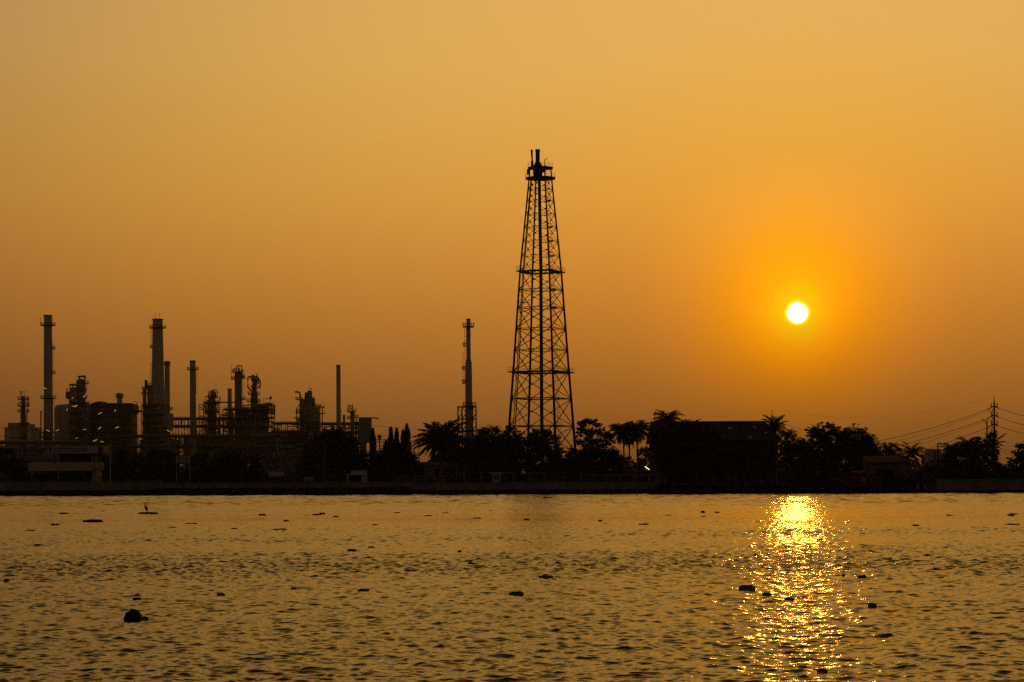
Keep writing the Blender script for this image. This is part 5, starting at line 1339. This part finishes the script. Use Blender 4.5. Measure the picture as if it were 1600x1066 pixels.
slabs = [
    (145, 816, 31, 4.2, 'plank', 'thick dark plank afloat, lower right of the leftmost far planks'), (232, 803.5, 30, 3.2, 'plank', 'long flat plank afloat with a grey bird standing on it'),
    (100, 803.5, 15, 2.5, 'plank', 'short tilted plank afloat left of the bird'), (60, 853, 14, 2.6, 'plank', 'short bar-like plank afloat below the thick dark plank'),
    (10, 908.5, 8, 4, 'foam_block', 'small dark block afloat at the left edge of the water'), (214, 937, 13, 3, 'plank', 'thin plank afloat just above the dark rock'),
    (345, 931, 13, 4, 'foam_block', 'flat dark block afloat right of the rock, alone in the left water'), (550, 861, 14, 3, 'plank', 'straight short plank afloat in the mid left water'),
    (568, 924, 18, 4, 'foam_block', 'hull-shaped dark slab afloat left of the pale-edged slab'), (807, 930, 22, 5.5, 'foam_block', 'pale-edged grey slab afloat at mid water below the two-tier slab'),
    (1167, 922.5, 25, 8, 'foam_block', 'largest dark block afloat, on the left border of the sun glitter'), (1198, 930.5, 14, 4.5, 'foam_block', 'smaller dark block afloat just right of the largest one'),
    (1233, 938, 15, 4, 'plank', 'dark low slab afloat inside the sun glitter'), (1363, 948.5, 13, 5.5, 'foam_block', 'square dark block afloat just right of the sun glitter'),
    (1318, 900.5, 5, 4, 'foam_block', 'tiny dark block afloat in the glitter above the low slab'), (1285, 1051, 16, 6, 'plank', 'dark slab afloat near the bottom of the sun glitter'),
    (1448, 868.5, 11, 2.5, 'plank', 'thin short plank afloat in the right water, nearest of the far ones'), (1098, 801.5, 7, 3.2, 'foam_block', 'small block afloat far out, left of the sun glitter'),
    (1120, 801.5, 8, 2, 'plank', 'slim plank afloat far out between the small block and the glitter'), (525, 808, 9, 2, 'plank', 'slim plank afloat far out right of the tufted one'),
    (447, 815, 9, 2.4, 'plank', 'slim slanting plank afloat far out at mid left'), (580, 856, 11, 2.2, 'plank', 'curved strip of wood afloat right of the straight short plank'),
    (495, 805, 14, 2.2, 'plank', 'far thin plank afloat carrying a low tuft at its right end'), (1280, 844, 9, 2, 'plank', 'thin dark sliver afloat in the upper part of the glitter')]
for px, py, w, h, kind, lb in slabs:
    o, s = afloat('floating_' + kind, lb, 'plank' if kind == 'plank' else 'block', px, py, 'planks and blocks afloat on the river')
    W, Hh = w * s, max(h * s, .03); d = W * R.uniform(.25, .5) if kind == 'plank' else W * R.uniform(.45, .7)
    rough_box(W, d, Hh * 1.2, R, M['wood'] if kind == 'plank' else M['foam'], 'body', o, z0=-Hh * .3)
    if kind == 'foam_block':
        b_ = rough_box(W * .7, d * .6, Hh * .2, R, M['rock'], 'grime_crust', o, jag=.3, z0=Hh * .85)
    else:
        q = MB(); q.tube([(-W * .3, 0, Hh * .85), (0, d * .1, Hh * .97), (W * .25, 0, Hh * .88)], Hh * .12, 5); q.build('torn_edge', M['wood'], o)
    o.rotation_euler.z = R.uniform(-.15, .15)
o, s = afloat('floating_slab', 'two-tier dark slab afloat at mid water', 'block', 853, 903.5, 'planks and blocks afloat on the river')
rough_box(23 * s, 10 * s, 4.5 * s, R, M['foam'], 'base', o, z0=-.01); rough_box(10 * s, 6 * s, 2 * s, R, M['wood'], 'upper_piece', o, z0=4.3 * s)
# dark rock breaking the surface
o, s = afloat('river_rock', 'dark jagged lump breaking the surface in the lower left water', 'rock', 209, 968)
W = 38 * s; q = MB(); rr = random.Random(3)
prof = [(-.5, .0), (-.42, .22), (-.35, .52), (-.33, .68), (-.2, .78), (-.1, .95), (.0, 1.0), (.12, .9), (.22, .8), (.3, .55), (.36, .25), (.5, .02)]
nr = 7
for j in range(nr):
    t = -1 + 2 * j / (nr - 1); f = math.sqrt(max(0.05, 1 - t * t))
    for x, z in prof: q.v.append((x * W * (.8 + .2 * f) + rr.uniform(-.02, .02) * W, t * W * .36, z * 20 * s * f ** .35 * rr.uniform(.93, 1.05) - .02))
    q.v.append((0, t * W * .36, -.1))
m1 = len(prof) + 1
for j in range(nr - 1):
    for i in range(m1):
        k2 = (i + 1) % m1; q.f.append((j * m1 + i, j * m1 + k2, (j + 1) * m1 + k2, (j + 1) * m1 + i))
q.f += [tuple(reversed(range(m1))), tuple((nr - 1) * m1 + i for i in range(m1))]
q.build('stone', M['rock'], o)
o2, s = afloat('floating_bottle', 'small dark bottle-like piece touching the right side of the jagged lump', 'bottle', 227, 968)
q = MB(); a = 6 * s; q.cone((-a * .6, 0, .012), (a * .35, 0, .015), .022, .024, 10); q.cone((a * .35, 0, .015), (a * .7, 0, .018), .024, .01, 10); q.build('body', M['rock'], o2)
q = MB(); q.cone((a * .7, 0, .018), (a * .85, 0, .018), .012, .012, 8); q.build('cap', M['wood'], o2)
# tufts of river weed
def tuft(label, px, py, w, h, n, seed, group='clumps of river weed afloat'):
    o, s = afloat('floating_weed', label, 'weed', px, py, group); Rr = random.Random(seed); q = MB()
    for i in range(n):
        x = Rr.uniform(-.5, .5) * w * s; y = Rr.uniform(-.3, .3) * w * s
        l = h * s * Rr.uniform(.4, 1.1); a = Vector((x, y, -.01)); t = a + Vector((Rr.uniform(-.6, .6) * l, Rr.uniform(-.5, .5) * l, l)); m2 = a.lerp(t, .6); k = Vector((l * .22 + .008, 0, 0))
        q.quad(a - k * .4, m2 - k, t, m2 + k)
    q.build('leaves', M['weed'], o)
    q = MB(); q.lathe([(w * s * .45, -.02), (w * s * .48, .0), (w * s * .3, .02), (.01, .028)], 10); q.build('float_mat', M['weed'], o)
for a in ((86, 821, 10, 3.5, 40, 1, 'weed clump afloat below the short tilted plank at left'), (1347, 903, 11, 6, 46, 2, 'leafy weed clump afloat on the right border of the sun glitter'), (460, 921, 6, 4.5, 24, 3, 'tiny weed tuft afloat left of the hull-shaped slab'),
          (718, 863, 4, 4, 20, 4, 'tiny upright weed tuft afloat in the middle water'), (504, 804, 7, 3.5, 30, 5, 'low weed tuft afloat touching the far thin plank'), (410, 806, 10, 3.5, 36, 6, 'weed clump afloat far out right of the bird'),
          (938, 815, 6, 3, 26, 7, 'rounded weed lump afloat far out below the paired palms'), (1580, 806, 9, 4.5, 34, 8, 'humped weed clump afloat far out at the right edge'), (1484, 806, 8, 2.4, 26, 9, 'flat weed clump afloat far out left of the humped one'),
          (823, 813, 8, 3.5, 26, 10, 'weed clump with a raised tip afloat far out below the flare tower'), (855, 779, 11, 3, 36, 11, 'weed clump afloat close under the far wall right of the kiosk'), (1045, 806, 8, 2, 24, 12, 'weed streak afloat far out left of the small block'),
          (135, 860, 0.1, 0.1, 0, 0, None), (1318, 782, 9, 2.5, 28, 13, 'weed clump afloat near the far bank right of the glitter head'), (1215, 784, 9, 2, 28, 14, 'weed clump afloat near the far bank left of the glitter head')):
    if a[6]: tuft(a[6], *a[:6])
# specks far out
proto = None
for i in range(46):
    px = R.uniform(5, 1595); py = R.choice([R.uniform(778, 792), R.uniform(792, 830)])
    if 1180 < px < 1320: continue
    o, s = afloat('floating_scrap', 'one of many tiny dark scraps drifting far out on the river', 'scrap', px, py, 'tiny scraps drifting far out')
    if proto is None:
        proto = [rough_box(.32, .2, .09, R, M['wood'], 'scrap_body', o, jag=.3, z0=-.02)]
        q = MB(); q.bar((-.12, 0, .05), (.1, .03, .1), .02); proto.append(q.build('twig', M['wood'], o))
    else:
        for c in proto:
            d = c.copy(); COL.objects.link(d); d.parent = o
    k = R.uniform(.5, 1.2); o.scale = (k * R.uniform(.8, 1.9), k, k * .55); o.rotation_euler.z = R.uniform(0, 3)
# floats by the wall
o, s = afloat('river_stake', 'thin stake with a cross tip standing in the water under the kiosk', 'stake', 777, 779)
q = MB(); q.cone((0, 0, -.6), (0, 0, .62), .05, .04, 6); q.build('stake_post', M['wood'], o)
q = MB(); q.bar((-.14, 0, .42), (.14, 0, .46), .04); q.build('cross_tip', M['wood'], o)

# ------------------------------------------------------------------ the grey bird on its plank
def bird():
    p = WP(228, 803.2); s = p.y / F
    rt = bpy.data.objects.new('grey_bird', None); COL.objects.link(rt)
    rt.location = (p.x, p.y, 3.4 * s * .85); tag(rt, 'small grey heron-like bird standing with raised neck on the long flat plank', 'bird')
    k = 14.5 * s / .62                       # real height about half a metre
    me = bpy.data.meshes.new('bird_body')
    V = [(.05, 0, .22), (.015, 0, .29), (-.02, 0, .37), (-.045, 0, .43), (-.05, 0, .48), (-.035, 0, .53), (-.04, 0, .575), (-.055, 0, .6), (-.085, 0, .60), (.085, 0, .15), (.11, 0, .085),
         (.03, .03, .19), (.025, .035, .1), (.03, .035, .0), (.03, -.03, .19), (.022, -.035, .1), (.03, -.035, .0), (0, .04, .003), (0, -.04, .003)]
    E_ = [(0, 1), (1, 2), (2, 3), (3, 4), (4, 5), (5, 6), (6, 7), (7, 8), (0, 9), (9, 10), (0, 11), (11, 12), (12, 13), (0, 14), (14, 15), (15, 16), (13, 17), (16, 18)]
    rad = [.14, .13, .095, .05, .032, .028, .03, .038, .018, .075, .022, .045, .014, .008, .045, .014, .014, .01, .01]
    me.from_pydata([(x * k, y * k, z * k) for x, y, z in V], E_, [])
    ob = bpy.data.objects.new('body', me); COL.objects.link(ob); ob.parent = rt
    me.materials.append(M['feather'])
    md = ob.modifiers.new('skin', 'SKIN')
    for i, r in enumerate(rad): me.skin_vertices[0].data[i].radius = (r * k, r * k)
    me.skin_vertices[0].data[0].use_root = True
    ob.modifiers.new('sub', 'SUBSURF').levels = 1; ob.modifiers['sub'].render_levels = 2
    q = MB(); q.cone((-.085 * k, 0, .6 * k), (-.17 * k, 0, .585 * k), .013 * k, .003 * k, 6); q.build('beak', M['beak'], rt)
    for sg in (-1, 1):
        q = MB(); q.lathe([(.004 * k, -.01 * k), (.025 * k, .02 * k), (.05 * k, .09 * k), (.045 * k, .16 * k), (.01 * k, .22 * k)], 8); w = q.build('wing', M['feather'], rt)
        w.location = (.075 * k, .055 * k * sg, .09 * k); w.scale = (1.2, .45, 1); w.rotation_euler = (0, -.35, 0)
bird()

# ------------------------------------------------------------------ steam and haze
def volume_mat(name, col, dens, g):
    m = bpy.data.materials.new(name); m.use_nodes = True; nt = m.node_tree; nt.nodes.clear()
    o = nt.nodes.new('ShaderNodeOutputMaterial'); v = nt.nodes.new('ShaderNodeVolumePrincipled')
    v.inputs['Color'].default_value = (*col, 1); v.inputs['Density'].default_value = dens; v.inputs['Anisotropy'].default_value = g
    nt.links.new(v.outputs[0], o.inputs['Volume']); return m
rg = Rig('steam_plume', 'faint wisp of steam drifting up in front of the reactor block', 'steam', 481, RY - 18); rg.o['kind'] = 'stuff'
q = MB(); Rr = random.Random(9)
for x, y, w in ((476, 664, 5), (479, 659, 6.5), (483, 654, 5), (486, 649, 3.2)):
    ra = w * rg.s; c = rg.v(x, y); n0 = 9
    q.lathe([(ra * math.sin(math.pi * (k + .35) / n0) * Rr.uniform(.85, 1.15), -ra * 1.1 * math.cos(math.pi * (k + .35) / n0)) for k in range(n0)], 14, c)
o = q.build('steam', volume_mat('thin_steam', (.9, .88, .85), .03, .4), rg.o); o['kind'] = 'stuff'
HAZE = 1
if HAZE:
    q = MB(); q.box(-4000, 4000, -120, 7000, -8, 125)
    hz = q.build('haze', volume_mat('evening_haze', (.8, .75, .7), .00005, .5)); tag(hz, 'thin warm evening haze over the river and plant', 'haze', None, 'stuff')
